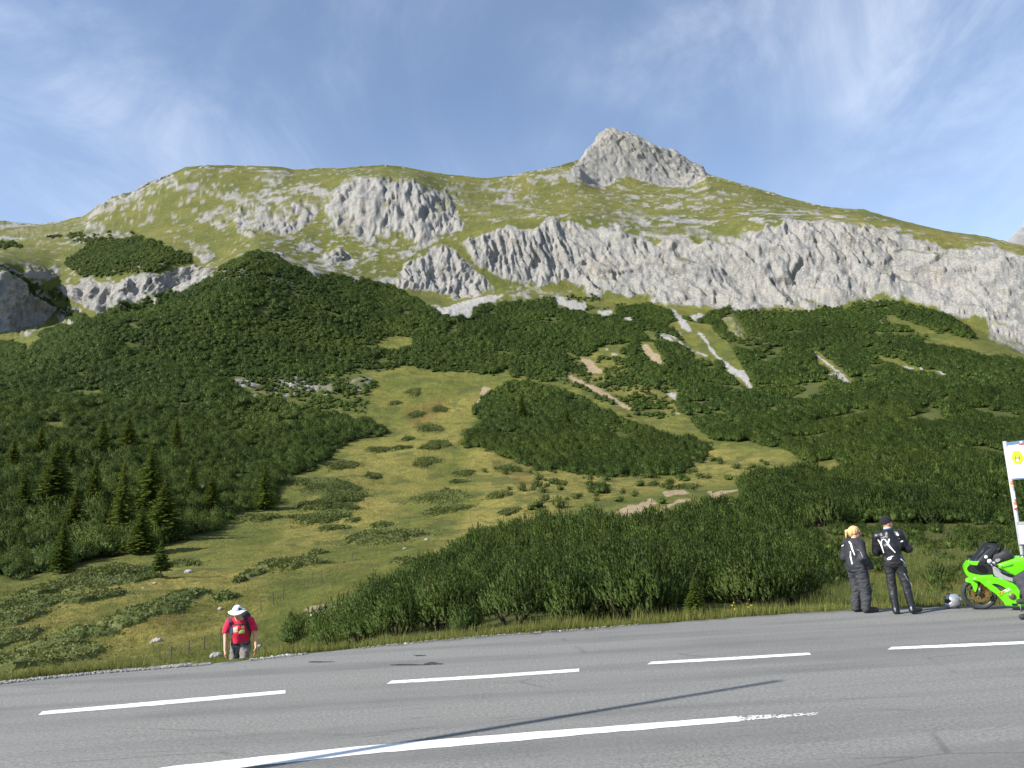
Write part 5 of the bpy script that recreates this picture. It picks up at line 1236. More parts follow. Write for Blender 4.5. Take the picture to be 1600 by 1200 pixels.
def rider_woman():
    pos_ = on_plane(1347, 957, 0.0); o = empty('person', tuple(pos_), (0, 0, rad(-74)), label='blonde woman with ponytail in black textile motorcycle suit, hands in her pockets', cat='person', group='motorcyclists standing on the road edge')
    hc = (0, .055, 1.505); HR = rotz(rad(-36)) @ rotx(rad(-8))
    kneeL, kneeR, ankL, ankR = (-.115, .04, .46), (.12, .05, .46), (-.135, -.02, .09), (.13, .0, .09)
    legL = [cap((-.085, 0, .84), kneeL, .095, .066), cap(kneeL, ankL, .064, .045)]; legR = [cap((.085, 0, .84), kneeR, .095, .066), cap(kneeR, ankR, .064, .045)]
    torso = [ell((0, -.02, .90), (.170, .130, .13)), cap((0, -.01, .95), (0, .0, 1.13), .140, .142), ell((0, .005, 1.18), (.165, .128, .17)), cap((-.145, 0, 1.305), (.145, 0, 1.305), .066, .066), cap((0, 0, 1.31), (0, .03, 1.42), .055, .050)]
    armL = [cap((-.185, 0, 1.29), (-.262, -.04, 1.04), .052, .044), cap((-.262, -.04, 1.04), (-.18, .13, .87), .043, .034)]
    armR = [cap((.185, 0, 1.29), (.262, -.04, 1.04), .052, .044), cap((.262, -.04, 1.04), (.185, .14, .87), .043, .034)]
    hL = hand_fn((-.18, .13, .87), (.2, .5, -.8), (1, 0, 0), 1); hR = hand_fn((.185, .14, .87), (-.2, .5, -.8), (-1, 0, 0), -1)
    head = head_fn(hc, HR, True)
    body = smin([smin(torso + legL + legR + armL + armR, .04), cap((0, .015, 1.36), (0, .045, 1.46), .050, .047), head, hL, hR, cap(ankL, (-.15, .15, .04), .04, .03), cap(ankR, (.14, .17, .04), .04, .03)], .012)
    sdf_part('body', body, (-.40, -.28, 0), (.40, .42, 1.66), .0125, SKIN, o)
    face_bits(hc, HR, o)
    up = smin(torso + armL + armR, .05)
    clip = lambda p: np.maximum(.765 + .05 * np.sin(p[:, 0] * 9) * 0 - p[:, 2], p[:, 2] - 1.40 + .2 * np.maximum(0, p[:, 1]))
    jk = smin([grow(up, .030, .026, 8, clip, 13), lambda p: np.maximum(grow(smin([ell((0, -.015, .87), (.178, .145, .14))] + armR + armL, .05), .026, .022, 9, None, 14)(p), clip(p))], .03)
    sdf_part('jacket', jk, (-.46, -.34, .72), (.46, .42, 1.46), .011, TEX_BLK, o)
    sl = smin([grow(smin(armR, .02), .050, .022, 10, lambda p: np.maximum(p[:, 2] - 1.10, .80 - p[:, 2]), 15)], .02)
    sdf_part('sleeve_panel', sl, (.08, -.24, .76), (.42, .30, 1.16), .010, TEX_GRY, o)
    low = smin([ell((0, -.01, .86), (.175, .135, .13))] + legL + legR, .035)
    tr = grow(low, .036, .022, 11, lambda p: np.maximum(p[:, 2] - .90, .035 - p[:, 2]), 16, 2.2)
    sdf_part('trousers', tr, (-.34, -.26, 0), (.34, .28, .95), .011, TEX_GRY, o)
    for an, toe in ((ankL, (-.16, .19, .05)), (ankR, (.15, .21, .05))):
        bt = smin([cap(an, (an[0], an[1], .2), .058, .062), cap((an[0], an[1] - .02, .065), toe, .062, .045)], .02)
        sdf_part('boot', lambda p, b=bt: np.maximum(b(p), .004 - p[:, 2]), (an[0] - .15, -.2, -.02), (an[0] + .15, .32, .28), .011, RUBBER, o)
    T = lambda v: np.array(hc) + HR @ np.array(v)
    hair = lambda p: np.maximum(smin([ell(T((0, -.018, .03)), (.086, .102, .098), HR), ell(T((0, -.06, -.02)), (.072, .06, .075), HR)], .03)(p) - .006 * fbm(p[:, 0] * 60, p[:, 1] * 60, p[:, 2] * 18, 2, 5), (p - T((0, .045, .0))) @ (HR @ np.array((0, 1.0, -.55))))
    pony = smin([cap(T((0, -.10, .035)), T((0, -.145, .0)), .026, .034), cap(T((0, -.145, .0)), T((0, -.155, -.13)), .034, .008)], .02)
    sdf_part('hair', smin([hair, pony], .012), (-.18, -.22, 1.28), (.18, .22, 1.68), .008, HAIR, o)
    bpy.context.view_layer.update()
    W_ = lambda pts, w_, m=REFL, nm='stripe': ribbon(nm, pts, w_, lambda p: np.minimum(jk(p), sl(p)), o, m, o)
    W_([(1326.5, 845.8), (1329.5, 850), (1331.5, 858), (1335.5, 867.5)], [2.2, 2.4, 2.0, 1.6]); W_([(1328.8, 861.5), (1328.8, 869), (1331.5, 881.5)], [1.4, 2.2, 1.4]); W_([(1315, 853.5), (1318.2, 851.3)], 1.3)
    W_([(1344, 862), (1347, 868), (1348.5, 871.5)], .7, GREYST); W_([(1338, 858.6), (1343, 860)], .6, GREYST)
    return o
rider_man(); rider_woman()
print('riders', round(time.time() - T0, 1))

# ---- the hiker coming up over the road edge
def hiker():
    HS = .97
    # surface the eye sees: head top at row 945; feet stand on the bank behind the asphalt edge
    p0 = at_depth(376, 1030, 15.6); x, y = p0[0], p0[1]; g = ground_xy(x, y)[0]
    top = at_depth(370, 945, 15.6)[2]; Hh = 1.62 * HS; z = top - Hh
    print('hiker ground', round(g, 2), 'feet', round(z, 2))
    o = empty('person', (x, y, z), (0, 0, rad(180 + 8)), label='hiker in red t-shirt and white sun hat climbing up to the road, head bowed', cat='person'); o.scale = (HS * .96, HS, HS)
    HR = rotx(rad(-13)); hc = (.03, .215, 1.485)
    hipz = .87
    kL, kR, aL, aR = (-.11, .22, .50), (.13, .06, .44), (-.12, .16, .10), (.13, -.10, .09)
    legL = [cap((-.09, 0, hipz), kL, .092, .062), cap(kL, aL, .060, .042)]; legR = [cap((.09, 0, hipz), kR, .092, .062), cap(kR, aR, .060, .042)]
    torso = [ell((0, 0, .92), (.168, .120, .12)), cap((0, .02, .95), (0, .07, 1.12), .135, .148), ell((0, .085, 1.18), (.172, .125, .17)), cap((-.165, .11, 1.315), (.165, .11, 1.315), .064, .064), cap((0, .12, 1.32), (.015, .20, 1.42), .058, .054)]
    eR, wR, eL, wL = (.278, .10, 1.06), (.258, .22, .80), (-.292, .06, 1.06), (-.335, .17, .82)
    armR = [cap((.205, .105, 1.30), eR, .056, .043), cap(eR, wR, .045, .029)]; armL = [cap((-.205, .105, 1.30), eL, .056, .043), cap(eL, wL, .045, .029)]
    hR = hand_fn(wR, (-.05, .22, -1), (-1, -.2, 0), -1, .30); hL = hand_fn(wL, (.0, .2, -1), (1, -.2, 0), 1, .30)
    head = head_fn(hc, HR)
    body = smin([smin(torso + legL + legR, .04), smin(armR, .012), smin(armL, .012), cap((.0, .14, 1.36), (.022, .225, 1.44), .055, .052), head, hL, hR, cap(aL, (-.13, .30, .04), .04, .03), cap(aR, (.14, .04, .04), .04, .03)], .014)
    sdf_part('body', body, (-.45, -.30, -.02), (.42, .45, 1.68), .0105, SKIN, o)
    face_bits(hc, HR, o)
    shirt_core = smin(torso + [cap((.205, .105, 1.30), (.262, .10, 1.125), .062, .060), cap((-.205, .105, 1.30), (-.270, .07, 1.125), .062, .060)], .04)
    cut = lambda p: np.maximum(np.maximum((.90 - p[:, 2]) - .02 * np.sin(p[:, 0] * 14), (p[:, 2] - 1.385 + .9 * np.maximum(0, p[:, 1] - .13))), np.where(np.abs(p[:, 0]) > .2, 1.118 - p[:, 2], -1))
    sh = grow(shirt_core, .020, .014, 9, cut, 23)
    sdf_part('t_shirt', sh, (-.40, -.18, .78), (.40, .36, 1.46), .0105, RED, o)
    low = smin([ell((0, 0, .88), (.168, .125, .11))] + legL + legR, .03)
    tr = grow(low, .022, .014, 12, lambda p: np.maximum(p[:, 2] - .97, .10 - p[:, 2]), 25, 1.8)
    sdf_part('trousers', tr, (-.32, -.25, .05), (.34, .40, .98), .011, GPANT, o)
    for an, toe in ((aL, (-.13, .34, .05)), (aR, (.14, .08, .05))):
        bt = smin([cap(an, (an[0], an[1], .2), .055, .058), cap((an[0], an[1] - .02, .065), toe, .062, .045)], .02)
        sdf_part('boot', lambda p, b=bt: np.maximum(b(p), .004 - p[:, 2]), (an[0] - .15, -.3, -.02), (an[0] + .15, .45, .28), .012, RUBBER, o)
    # sun hat: crown, wide brim, dark band patch
    T = lambda v: np.array(hc) + HR @ np.array(v)
    ht = empty('hat', (0, 0, 0)); ht.parent = o
    q = lambda p: (p - T((0, .0, .055))) @ HR
    crown = lambda p: np.maximum(ell(T((0, -.006, .062)), (.094, .110, .090), HR)(p), -(q(p)[:, 2]))
    def brim(p):
        l = q(p); rr = np.sqrt((l[:, 0] / .98) ** 2 + ((l[:, 1] - .008) / 1.05) ** 2); zz = l[:, 2] + .30 * np.maximum(rr - .10, 0) - .012 * np.sin(np.arctan2(l[:, 1], l[:, 0]) * 3)
        return np.maximum(np.abs(zz) - .006, rr - .182)
    hf = lambda p: np.minimum(crown(p), brim(p))
    o_h = sdf_part('hat_shell', hf, (-.24, -.02, 1.33), (.26, .50, 1.74), .0075, WHITEC, ht)
    bpy.context.view_layer.update()
    ribbon('hat_patch', None, 0, hf, o, DARKW, ht, closed_poly=[(372.5, 949.5), (378.5, 949), (379, 953), (373, 953.5)], lift=.004)
    # chest print
    for poly, m in (([(363.5, 982), (366, 980), (371.5, 979), (371, 983), (372, 987), (369, 988), (363, 989.5), (362, 986)], CREAM), ([(373, 987), (376, 984.5), (381, 983.5), (382.5, 985), (382, 989), (377, 990), (372.8, 990)], LIME), ([(376, 982), (378, 978), (381, 977), (382, 982)], YEL)):
        ribbon('shirt_print', None, 0, sh, o, m, o, closed_poly=poly, lift=.005)
    # backpack with shoulder straps and hip belt: carried, so a thing of its own
    b = empty('backpack', (x, y, z), (0, 0, rad(188)), label='dark hiking backpack with navy shoulder straps carried by the hiker', cat='backpack'); b.scale = (HS * .96, HS, HS)
    bpf = smin([ell((-.02, -.15, 1.12), (.165, .125, .27)), ell((-.03, -.10, 1.38), (.145, .12, .11)), ell((-.02, -.21, .98), (.12, .08, .12))], .05)
    sdf_part('pack_bag', grow(bpf, 0, .010, 9), (-.30, -.42, .74), (.28, .12, 1.58), .014, DARKW, b)
    bpy.context.view_layer.update()
    for pts, m in (([(358.5, 964), (360.5, 975), (361.5, 986), (360.5, 992)], NAVY), ([(384, 963), (386, 975), (390.5, 988), (393.5, 994)], DARKW)):
        ribbon('shoulder_strap', pts, 4.6, sh, b, m, b, lift=.016)
    both = lambda p: np.minimum(sh(p), tr(p))
    ribbon('hip_belt', [(358, 1004), (364, 1006.5), (374, 1008), (385, 1007), (395, 1001)], 3.2, both, b, DARKW, b, lift=.014)
    ribbon('belt_strap', [(366.5, 1008), (366.5, 1016), (365.5, 1025)], 1.3, both, b, DARKW, b, lift=.018)
    ribbon('chest_strap', [(361.5, 976), (372, 975.6), (386.5, 976)], 1.2, sh, b, DARKW, b, lift=.012)
    return o
hiker()
print('hiker', round(time.time() - T0, 1))

# ------------------------------------------------------------------ green sports motorcycle
GREEN = mat_basic('green_paint', (.13, .62, .004), .30, c2=(.12, .58, .004), scale=4, coat=.6, var=.05)
BLKPL = mat_basic('black_plastic', (.014, .014, .016), .35, c2=(.02, .02, .022), scale=20)
SILV = mat_basic('silver_frame_metal', (.58, .58, .59), .38, .55, c2=(.48, .48, .49), scale=12)
GOLD = mat_basic('gold_anodised_metal', (.36, .22, .07), .45, .8, c2=(.26, .16, .05), scale=30)
STEEL = mat_basic('dark_steel', (.16, .15, .14), .45, .7, c2=(.10, .10, .10), scale=20)
BROWNM = mat_basic('bronze_cover_metal', (.20, .15, .11), .5, .5)
SMOKE = mat_basic('smoked_screen', (.012, .014, .016), .28, spec=.4)
CHROME = mat_basic('bright_metal', (.8, .8, .8), .2, .9)
CLEARW = mat_basic('white_plastic', (.82, .82, .80), .4)
DECALK = mat_basic('black_lettering', (.01, .02, .01), .5)
DECALW = mat_basic('white_lettering', (.85, .85, .80), .5)
DECALO = mat_basic('orange_lettering', (.80, .38, .05), .5)

def text_mesh(body, size, mat, depth=.002):
    cu = bpy.data.curves.new('lettering', 'FONT'); cu.body = body; cu.size = size; cu.extrude = depth; cu.align_x = 'LEFT'; cu.resolution_u = 2
    ob = bpy.data.objects.new('lettering', cu); COL.objects.link(ob)
    dg = bpy.context.evaluated_depsgraph_get(); me = bpy.data.meshes.new_from_object(ob.evaluated_get(dg)); bpy.data.objects.remove(ob)
    me.name = 'lettering'; me.materials.clear(); me.materials.append(mat); return me

BIKE_PX, BIKE_PY = 1533.0, 952.0
BO = on_plane(BIKE_PX, BIKE_PY, 0.0); BSC = F / float((BO - CAM) @ _f)       # photo pixels per metre at the bike
bike = empty('motorcycle', tuple(BO), (rad(0), rad(0), rad(180 + 3)), label='lime green sports motorcycle parked on the road edge beside the bus stop sign', cat='motorcycle')
bike.rotation_euler = (rad(-8), 0, rad(180 - 25))                                   # leans on its side stand
def q(zx, zy):
    """side-view point of the bike (x forward from the front axle, z up) from a spot in an enlarged crop of the photo"""
    px = 1490 + zx / 9.227; py = 840 + zy / 9.231
    return (-(px - BIKE_PX + .130 * (BIKE_PY - py)) / BSC, (BIKE_PY - py) / BSC)
Q = lambda pts: [q(*p) for p in pts]
def side_panel(name, pts, y, th, mat, curve=0.0, parent=None, layers=None):
    """one shell on each flank, y outward distance"""
    P_ = Q(pts); mb = MB()
    for sg in (1, -1):
        mb.pillow(P_, [((y - th) * sg, 1.0), (y * sg - .3 * th * sg, 1.0), (y * sg, .93), ((y + curve) * sg, .70)])
    return mb.obj(name, mat, parent or bike, False)
# front wheel: tyre, rim with spokes, brake discs
wr = .300; fw = empty('front_wheel', (0.0, 0, wr), (0, 0, rad(6))); fw.parent = bike
mb = MB(); mb.lathe([(.232, -.048), (.262, -.062), (.288, -.048), (.299, -.022), (.302, 0), (.299, .022), (.288, .048), (.262, .062), (.232, .048), (.226, 0)], axis='y', n=40, close=True); mb.obj('tyre', RUBBER, fw, True)
mb = MB(); mb.lathe([(.236, -.045), (.236, .045), (.218, .040), (.214, 0), (.218, -.040)], axis='y', n=40, close=True); mb.lathe([(.012, -.06), (.045, -.06), (.045, .06), (.012, .06)], axis='y', n=16, close=True)
for k in range(6):
    a = k * math.pi / 3 + .3; mb.tube([(.04 * math.cos(a), 0, .04 * math.sin(a)), (.222 * math.cos(a + .12), 0, .222 * math.sin(a + .12))], [.017, .013], 6)
mb.obj('rim', STEEL, fw, True)
for sg in (1, -1):
    mb = MB(); mb.lathe([(.095, .062 * sg), (.150, .062 * sg), (.150, .068 * sg), (.095, .068 * sg)], axis='y', n=36, close=True)
    for k in range(5): a = k * 1.2566; mb.tube([(.04 * math.cos(a), .06 * sg, .04 * math.sin(a)), (.10 * math.cos(a + .3), .065 * sg, .10 * math.sin(a + .3))], .008, 5)
    mb.obj('brake_disc', GOLD if sg == 1 else STEEL, fw, False)
# fork, calipers, fender
for sg in (1, -1):
    mb = MB(); a = q(375, 700); b = q(455, 380)
    mb.tube([(0.01, .098 * sg, wr), (a[0], .098 * sg, a[1])], [.030, .028], 12); mb.obj('fork_leg', STEEL, bike, True)
    mb = MB(); mb.tube([(a[0], .098 * sg, a[1]), (b[0], .098 * sg, b[1])], [.025, .025], 12); mb.obj('fork_tube', GOLD, bike, True)
    mb = MB(); c = q(462, 800); mb.pillow([(c[0] - .045, c[1] - .06), (c[0] + .02, c[1] - .065), (c[0] + .045, c[1]), (c[0] + .02, c[1] + .055), (c[0] - .04, c[1] + .05)], [(.060 * sg, 1), (.105 * sg, 1), (.118 * sg, .8)]); mb.obj('brake_caliper', GOLD, bike)
mb = MB(); fp = Q([(192, 618), (215, 596), (272, 578), (320, 600), (352, 640), (348, 690), (325, 778), (300, 765), (278, 690), (252, 640), (225, 632)])
mb.pillow(fp, [(-.098, .88), (-.085, 1), (.085, 1), (.098, .88)]); mb.obj('front_fender', GREEN, bike)
# nose fairing and black inner cowl
mb = MB()
nose = Q([(176, 400), (163, 440), (172, 480), (200, 520), (232, 545), (262, 578), (340, 598), (420, 596), (480, 560), (540, 545), (520, 505), (380, 512), (300, 495), (230, 470), (195, 430), (196, 395), (230, 352), (215, 345)])
mb.pillow(nose, [(-.21, .97), (-.17, 1.0), (.17, 1.0), (.21, .97)]); mb.obj('nose_fairing', GREEN, bike)
mb = MB(); mb.pillow(Q([(200, 398), (232, 350), (300, 320), (380, 330), (470, 370), (520, 400), (530, 500), (380, 508), (300, 488), (235, 466), (205, 435)]), [(-.20, .96), (-.17, 1), (.17, 1), (.20, .96)]); mb.obj('inner_cowl', BLKPL, bike)
mb = MB(); mb.pillow(Q([(178, 415), (196, 392), (215, 350), (260, 322), (290, 330), (240, 360), (215, 410), (200, 440), (185, 450)]), [(-.12, .9), (-.09, 1), (.09, 1), (.12, .9)]); mb.obj('headlamp_cowl', GREEN, bike)
mb = MB()
for sg in (1, -1):
    c = q(185, 432); mb.lathe([(0, -.02), (.035, -.012), (.045, .008), (0, .012)], (c[0] + .0, .075 * sg, c[1]), 'x', 14); 
mb.obj('headlamp', SMOKE, bike, True)
# windscreen: a curved smoked shell with dark upper cowl
prof = Q([(240, 345), (300, 262), (360, 180), (412, 95), (450, 88)]); V = []; Fs = []
n = len(prof); m = 13
for i, (x_, z_) in enumerate(prof):
    hw = np.interp(i, [0, 2, 4], [.16, .15, .10])
    for j in range(m):
        a = (j / (m - 1) - .5) * math.pi; V.append((x_ - .24 * (1 - math.cos(a)) , hw * math.sin(a), z_ + .02 * math.cos(a)))
Fs = [(i * m + j, i * m + j + 1, (i + 1) * m + j + 1, (i + 1) * m + j) for i in range(n - 1) for j in range(m - 1)]
V2 = [(x_ - .006, y_ * .97, z_ - .003) for x_, y_, z_ in V]; b = len(V)
mb = MB(); mb.add(V + V2, Fs + [tuple(i + b for i in f[::-1]) for f in Fs]); mb.obj('windscreen', SMOKE, bike, True)
mb = MB(); mb.pillow(Q([(300, 330), (330, 262), (395, 190), (430, 110), (520, 118), (600, 172), (600, 215), (520, 240), (500, 330), (420, 350)]), [(-.13, .9), (-.09, 1), (.09, 1), (.13, .9)]); mb.obj('instrument_cowl', BLKPL, bike)
# main side fairings with the open vent
side_panel('side_fairing', [(262, 560), (340, 590), (400, 640), (480, 715), (560, 782), (620, 850), (650, 890), (680, 945), (760, 950), (900, 952), (905, 930), (905, 885), (862, 850), (850, 830), (858, 760), (862, 700), (830, 680), (745, 688), (700, 700), (640, 738), (602, 748), (570, 715), (520, 660), (445, 606), (470, 590), (545, 600), (640, 650), (690, 690), (750, 690), (832, 684), (780, 640), (700, 596), (600, 555), (500, 530), (400, 520), (300, 530)], .235, .05, GREEN, -.004)
mb = MB()
mb.pillow(Q([(430, 595), (545, 595), (700, 690), (850, 700), (900, 760), (890, 900), (700, 930), (640, 860), (500, 720)]), [(-.17, .95), (-.15, 1), (.15, 1), (.17, .95)]); mb.obj('engine_block', STEEL, bike)
for sg in (1, -1):
    c = q(752, 805); mb = MB(); mb.lathe([(0, .252 * sg), (.052, .252 * sg), (.058, .240 * sg), (.058, .15 * sg)], (c[0], 0, c[1]), 'y', 22); o_ = mb.obj('engine_cover', BROWNM, bike, True)
mb = MB(); mb.pillow(Q([(745, 905), (820, 905), (815, 935), (760, 938)]), [(.236, 1), (.244, .95)]); mb.obj('belly_vent', BLKPL, bike)
# frame beams
for sg in (1, -1):
    mb = MB(); mb.pillow(Q([(505, 392), (545, 395), (590, 440), (620, 495), (710, 545), (800, 570), (900, 592), (1010, 640), (1120, 720), (1180, 800), (1140, 830), (1040, 735), (1000, 712), (900, 660), (800, 622), (700, 590), (600, 560), (545, 530), (520, 480)]), [(.155 * sg, 1), (.19 * sg, 1), (.205 * sg, .93)]); mb.obj('frame_beam', SILV, bike)
# tank
mb = MB()
tank = Q([(540, 392), (600, 360), (700, 325), (800, 292), (880, 288), (930, 300), (985, 335), (1012, 372), (1005, 440), (985, 520), (978, 562), (930, 575), (885, 578), (800, 548), (720, 505), (640, 455), (580, 425)])
mb.pillow(tank, [(-.158, .70), (-.150, .88), (-.125, .96), (-.07, 1.0), (.07, 1.0), (.125, .96), (.150, .88), (.158, .70)]); mb.obj('fuel_tank', GREEN, bike, True)
mb = MB(); c = q(905, 286); mb.lathe([(0, .02), (.045, .02), (.055, .008), (.06, -.01)], (c[0], 0, c[1]), 'z', 18); mb.obj('filler_cap', STEEL, bike, True)
# lettering on the tank and the flank
def put_text(body, size, mat, zx, zy, y, ang, shear=0, sx=1.0):
    me = text_mesh(body, size, mat); o_ = mesh_obj('lettering', me, bike); x_, z_ = q(zx, zy)
    o_.location = (x_, y, z_); o_.rotation_euler = (rad(90), 0, rad(180)); o_.rotation_euler = (Matrix.Rotation(rad(180), 4, 'Z') @ Matrix.Rotation(rad(90), 4, 'X') @ Matrix.Rotation(ang, 4, 'Z')).to_euler(); o_.scale = (sx, 1, 1)
put_text('Kawasaki', .064, DECALK, 632, 432, .1605, rad(15), sx=.84)
put_text('ZX', .085, DECALO, 592, 800, .243, rad(27)); put_text('-6R', .085, DECALW, 668, 760, .243, rad(27))
mb = MB(); mb.pillow(Q([(765, 385), (790, 372), (815, 372), (812, 392), (790, 408), (768, 402)]), [(.150, 1), (.157, .9)]); mb.obj('tank_badge', DECALW, bike)
# controls
for sg in (1, -1):
    mb = MB(); a = q(470, 345); mb.tube([(a[0], .10 * sg, a[1]), (a[0] - .05, .24 * sg, a[1] + .005), (a[0] - .12, .36 * sg, a[1] - .02)], [.014, .016, .018], 8); mb.obj('handlebar_grip', RUBBER, bike, True)
    mb = MB(); mb.tube([(a[0] + .03, .20 * sg, a[1] + .02), (a[0] - .03, .36 * sg, a[1] - .0)], [.007, .005], 6); mb.obj('lever', CHROME, bike, True)
    mb = MB(); c = q(470, 325); mb.box((c[0], .12 * sg, c[1]), (.05, .06, .06)); mb.obj('brake_reservoir', CLEARW, bike)
    m0 = q(270, 330); mi = empty('mirror'); mi.parent = bike
    mb = MB(); mb.tube([(m0[0] + .02, .16 * sg, m0[1] - .05), (m0[0] - .02, .30 * sg, m0[1] + .03)], .009, 6); mb.obj('mirror_stem', BLKPL, mi, True)
    mb = MB(); mb.pillow([(m0[0] - .10, m0[1] + .045), (m0[0] + .05, m0[1] + .045), (m0[0] + .06, m0[1] - .01), (m0[0] - .06, m0[1] - .03)], [(.27 * sg, .8), (.30 * sg, 1), (.36 * sg, .75)]); mb.obj('mirror_shell', GREEN if sg == 1 else BLKPL, mi)
for zx, zy, s_ in ((437, 262, .032), (480, 320, .040), (530, 352, .030)):
    c = q(zx, zy); mb = MB(); mb.lathe([(0, .03), (s_ * .8, .025), (s_, 0), (s_ * .8, -.025), (0, -.03)], (c[0], .16, c[1]), 'y', 12); mb.obj('switch_housing', CLEARW, bike, True)
# rear of the machine, beyond the picture's edge
WB = 1.40
rw = empty('rear_wheel', (-WB, 0, .31)); rw.parent = bike
mb = MB(); mb.lathe([(.232, -.07), (.262, -.09), (.29, -.07), (.308, -.03), (.312, 0), (.308, .03), (.29, .07), (.262, .09), (.232, .07), (.226, 0)], axis='y', n=36, close=True); mb.obj('tyre', RUBBER, rw, True)
mb = MB(); mb.lathe([(.236, -.065), (.236, .065), (.214, .05), (.214, -.05)], axis='y', n=36, close=True); mb.lathe([(.015, -.09), (.05, -.09), (.05, .09), (.015, .09)], axis='y', n=16, close=True)
for k in range(6): a = k * math.pi / 3; mb.tube([(.04 * math.cos(a), 0, .04 * math.sin(a)), (.222 * math.cos(a), 0, .222 * math.sin(a))], [.018, .014], 6)
mb.obj('rim', STEEL, rw, True)
mb = MB()
for sg in (1, -1): mb.tube([(-.82, .11 * sg, .40), (-1.1, .115 * sg, .37), (-WB, .115 * sg, .31)], [.035, .03, .028], 8)
mb.obj('swingarm', SILV, bike, True)
mb = MB(); mb.pillow([(-.72, .74), (-.95, .78), (-1.25, .92), (-1.62, 1.0), (-1.70, .97), (-1.40, .84), (-1.10, .70), (-.85, .64)], [(-.13, .85), (-.09, 1), (.09, 1), (.13, .85)]); mb.obj('tail_unit', GREEN, bike)
mb = MB(); mb.pillow([(-.68, .80), (-.85, .80), (-1.15, .86), (-1.22, .92), (-1.0, .87), (-.75, .86)], [(-.14, .9), (-.1, 1), (.1, 1), (.14, .9)]); mb.obj('seat', BLKPL, bike)
mb = MB(); mb.tube([(-.65, -.18, .36), (-1.1, -.20, .50), (-1.55, -.20, .66)], [.03, .055, .055], 12); mb.obj('exhaust', SILV, bike, True)
mb = MB(); mb.tube([(-.62, .16, .34), (-.60, .30, .12), (-.60, .34, .03)], [.012, .011, .016], 8); mb.obj('side_stand', STEEL, bike, True)
# black tank bag strapped between screen and tank (lies on the bike: a thing of its own)
bagm = mat_basic('tank_bag_fabric', (.018, .019, .022), .6, c2=(.030, .032, .036), scale=18, bump=.4, bscale=60)
tb = empty('tank_bag', tuple(BO)); tb.rotation_euler = bike.rotation_euler; tag(tb, 'black soft bag with a grey oval badge lying on the green tank', 'bag')
mb = MB(); mb.pillow(Q([(505, 238), (560, 215), (620, 205), (650, 185), (700, 195), (745, 222), (790, 278), (740, 305), (650, 335), (600, 355), (540, 372), (505, 330)]), [(-.135, .72), (-.115, .92), (-.07, 1), (.07, 1), (.115, .92), (.135, .72)]); mb.obj('bag_body', bagm, tb, True)
mb = MB(); mb.pillow(Q([(545, 310), (560, 295), (600, 288), (620, 300), (612, 325), (580, 345), (552, 338)]), [(.128, 1), (.140, .9)]); mb.obj('badge', GREYST, tb)
mb = MB(); mb.tube([(*q(590, 225)[:1], -.05, q(590, 225)[1] - .005), (q(640, 178)[0], 0, q(640, 178)[1] + .01), (q(690, 205)[0], .05, q(690, 205)[1] - .01)], .010, 6); mb.obj('carry_handle', BLKPL, tb, True)

# ------------------------------------------------------------------ helmet on the asphalt
HO = on_plane(1491, 950.5, 0); he = empty('helmet', tuple(HO), (0, 0, rad(168)), label='silver full-face helmet with dark visor standing on the asphalt beside the front wheel', cat='helmet')
HSIL = mat_basic('silver_paint', (.50, .51, .54), .25, .55, c2=(.40, .41, .44), scale=10, coat=.6)
shell = smin([ell((0, 0, .150), (.150, .122, .122)), ell((.055, 0, .075), (.115, .100, .075))], .04)
aper = ell((.13, 0, .142), (.075, .20, .040))
sh_f = lambda p: np.maximum(np.maximum(shell(p), -aper(p)), .004 - p[:, 2])
sdf_part('shell', sh_f, (-.2, -.16, -.02), (.22, .16, .30), .0075, HSIL, he)
sdf_part('visor', lambda p: np.maximum(grow(shell, -.008)(p), grow(aper, .014)(p)), (-.05, -.16, .06), (.22, .16, .22), .0075, SMOKE, he)
mb = MB()
for sg in (1, -1): mb.lathe([(0, .115 * sg), (.022, .116 * sg), (.024, .100 * sg)], (.015, 0, .150), 'y', 14)
mb.obj('visor_pivot', BLKPL, he, True)
for (x_, y_, z_, d_) in ((.125, 0, .215, (.03, .07, .018)), (.03, .0, .268, (.10, .03, .016)), (.158, 0, .075, (.02, .07, .030)), (-.10, .0, .232, (.06, .10, .016))):
    mb = MB(); mb.box((x_, y_, z_), d_); mb.obj('vent', BLKPL, he)
mb = MB(); mb.lathe([(.105, .006), (.112, .016), (.100, .020), (.092, .010)], (0.01, 0, 0), 'z', 24, close=True); mb.obj('neck_trim', RUBBER, he, True)

# ------------------------------------------------------------------ bus stop sign
POSTM = mat_basic('galvanised_post', (.52, .54, .55), .5, .35, c2=(.44, .46, .47), scale=8)
WHITEP = mat_basic('white_sign_sheet', (.86, .86, .87), .5, c2=(.83, .83, .84), scale=4)
BLUEP = mat_basic('slate_blue_sheet', (.12, .17, .28), .5); YELP = mat_basic('yellow_sheet', (.90, .68, .02), .5); GRNP = mat_basic('green_sheet', (.03, .22, .08), .5)
REDP = mat_basic('red_sheet', (.62, .05, .05), .5); ORST = mat_basic('orange_sticker', (.78, .22, .10), .6); TEAL = mat_basic('teal_print', (.08, .42, .46), .6); GREYF = mat_basic('grey_alu_frame', (.42, .43, .46), .4, .4)
SO = at_depth(1611, 952, 14.9); SO[2] = 0.0
bs = empty('bus_stop_sign', tuple(SO), label='bus stop sign with yellow round H emblem on a sticker-covered pole', cat='sign')
mb = MB(); mb.tube([(0, 0, -.1), (0, 0, 3.07)], .036, 16); mb.obj('pole', POSTM, bs, True)
sgn = empty('sign_panel', (0, 0, 0), (0, 0, rad(-79))); sgn.parent = bs            # plate turned towards the traffic
def plate(name, x0, x1, z0, z1, y, th, mat, par): mb = MB(); mb.box(((x0 + x1) / 2, y, (z0 + z1) / 2), (x1 - x0, th, z1 - z0)); return mb.obj(name, mat, par)
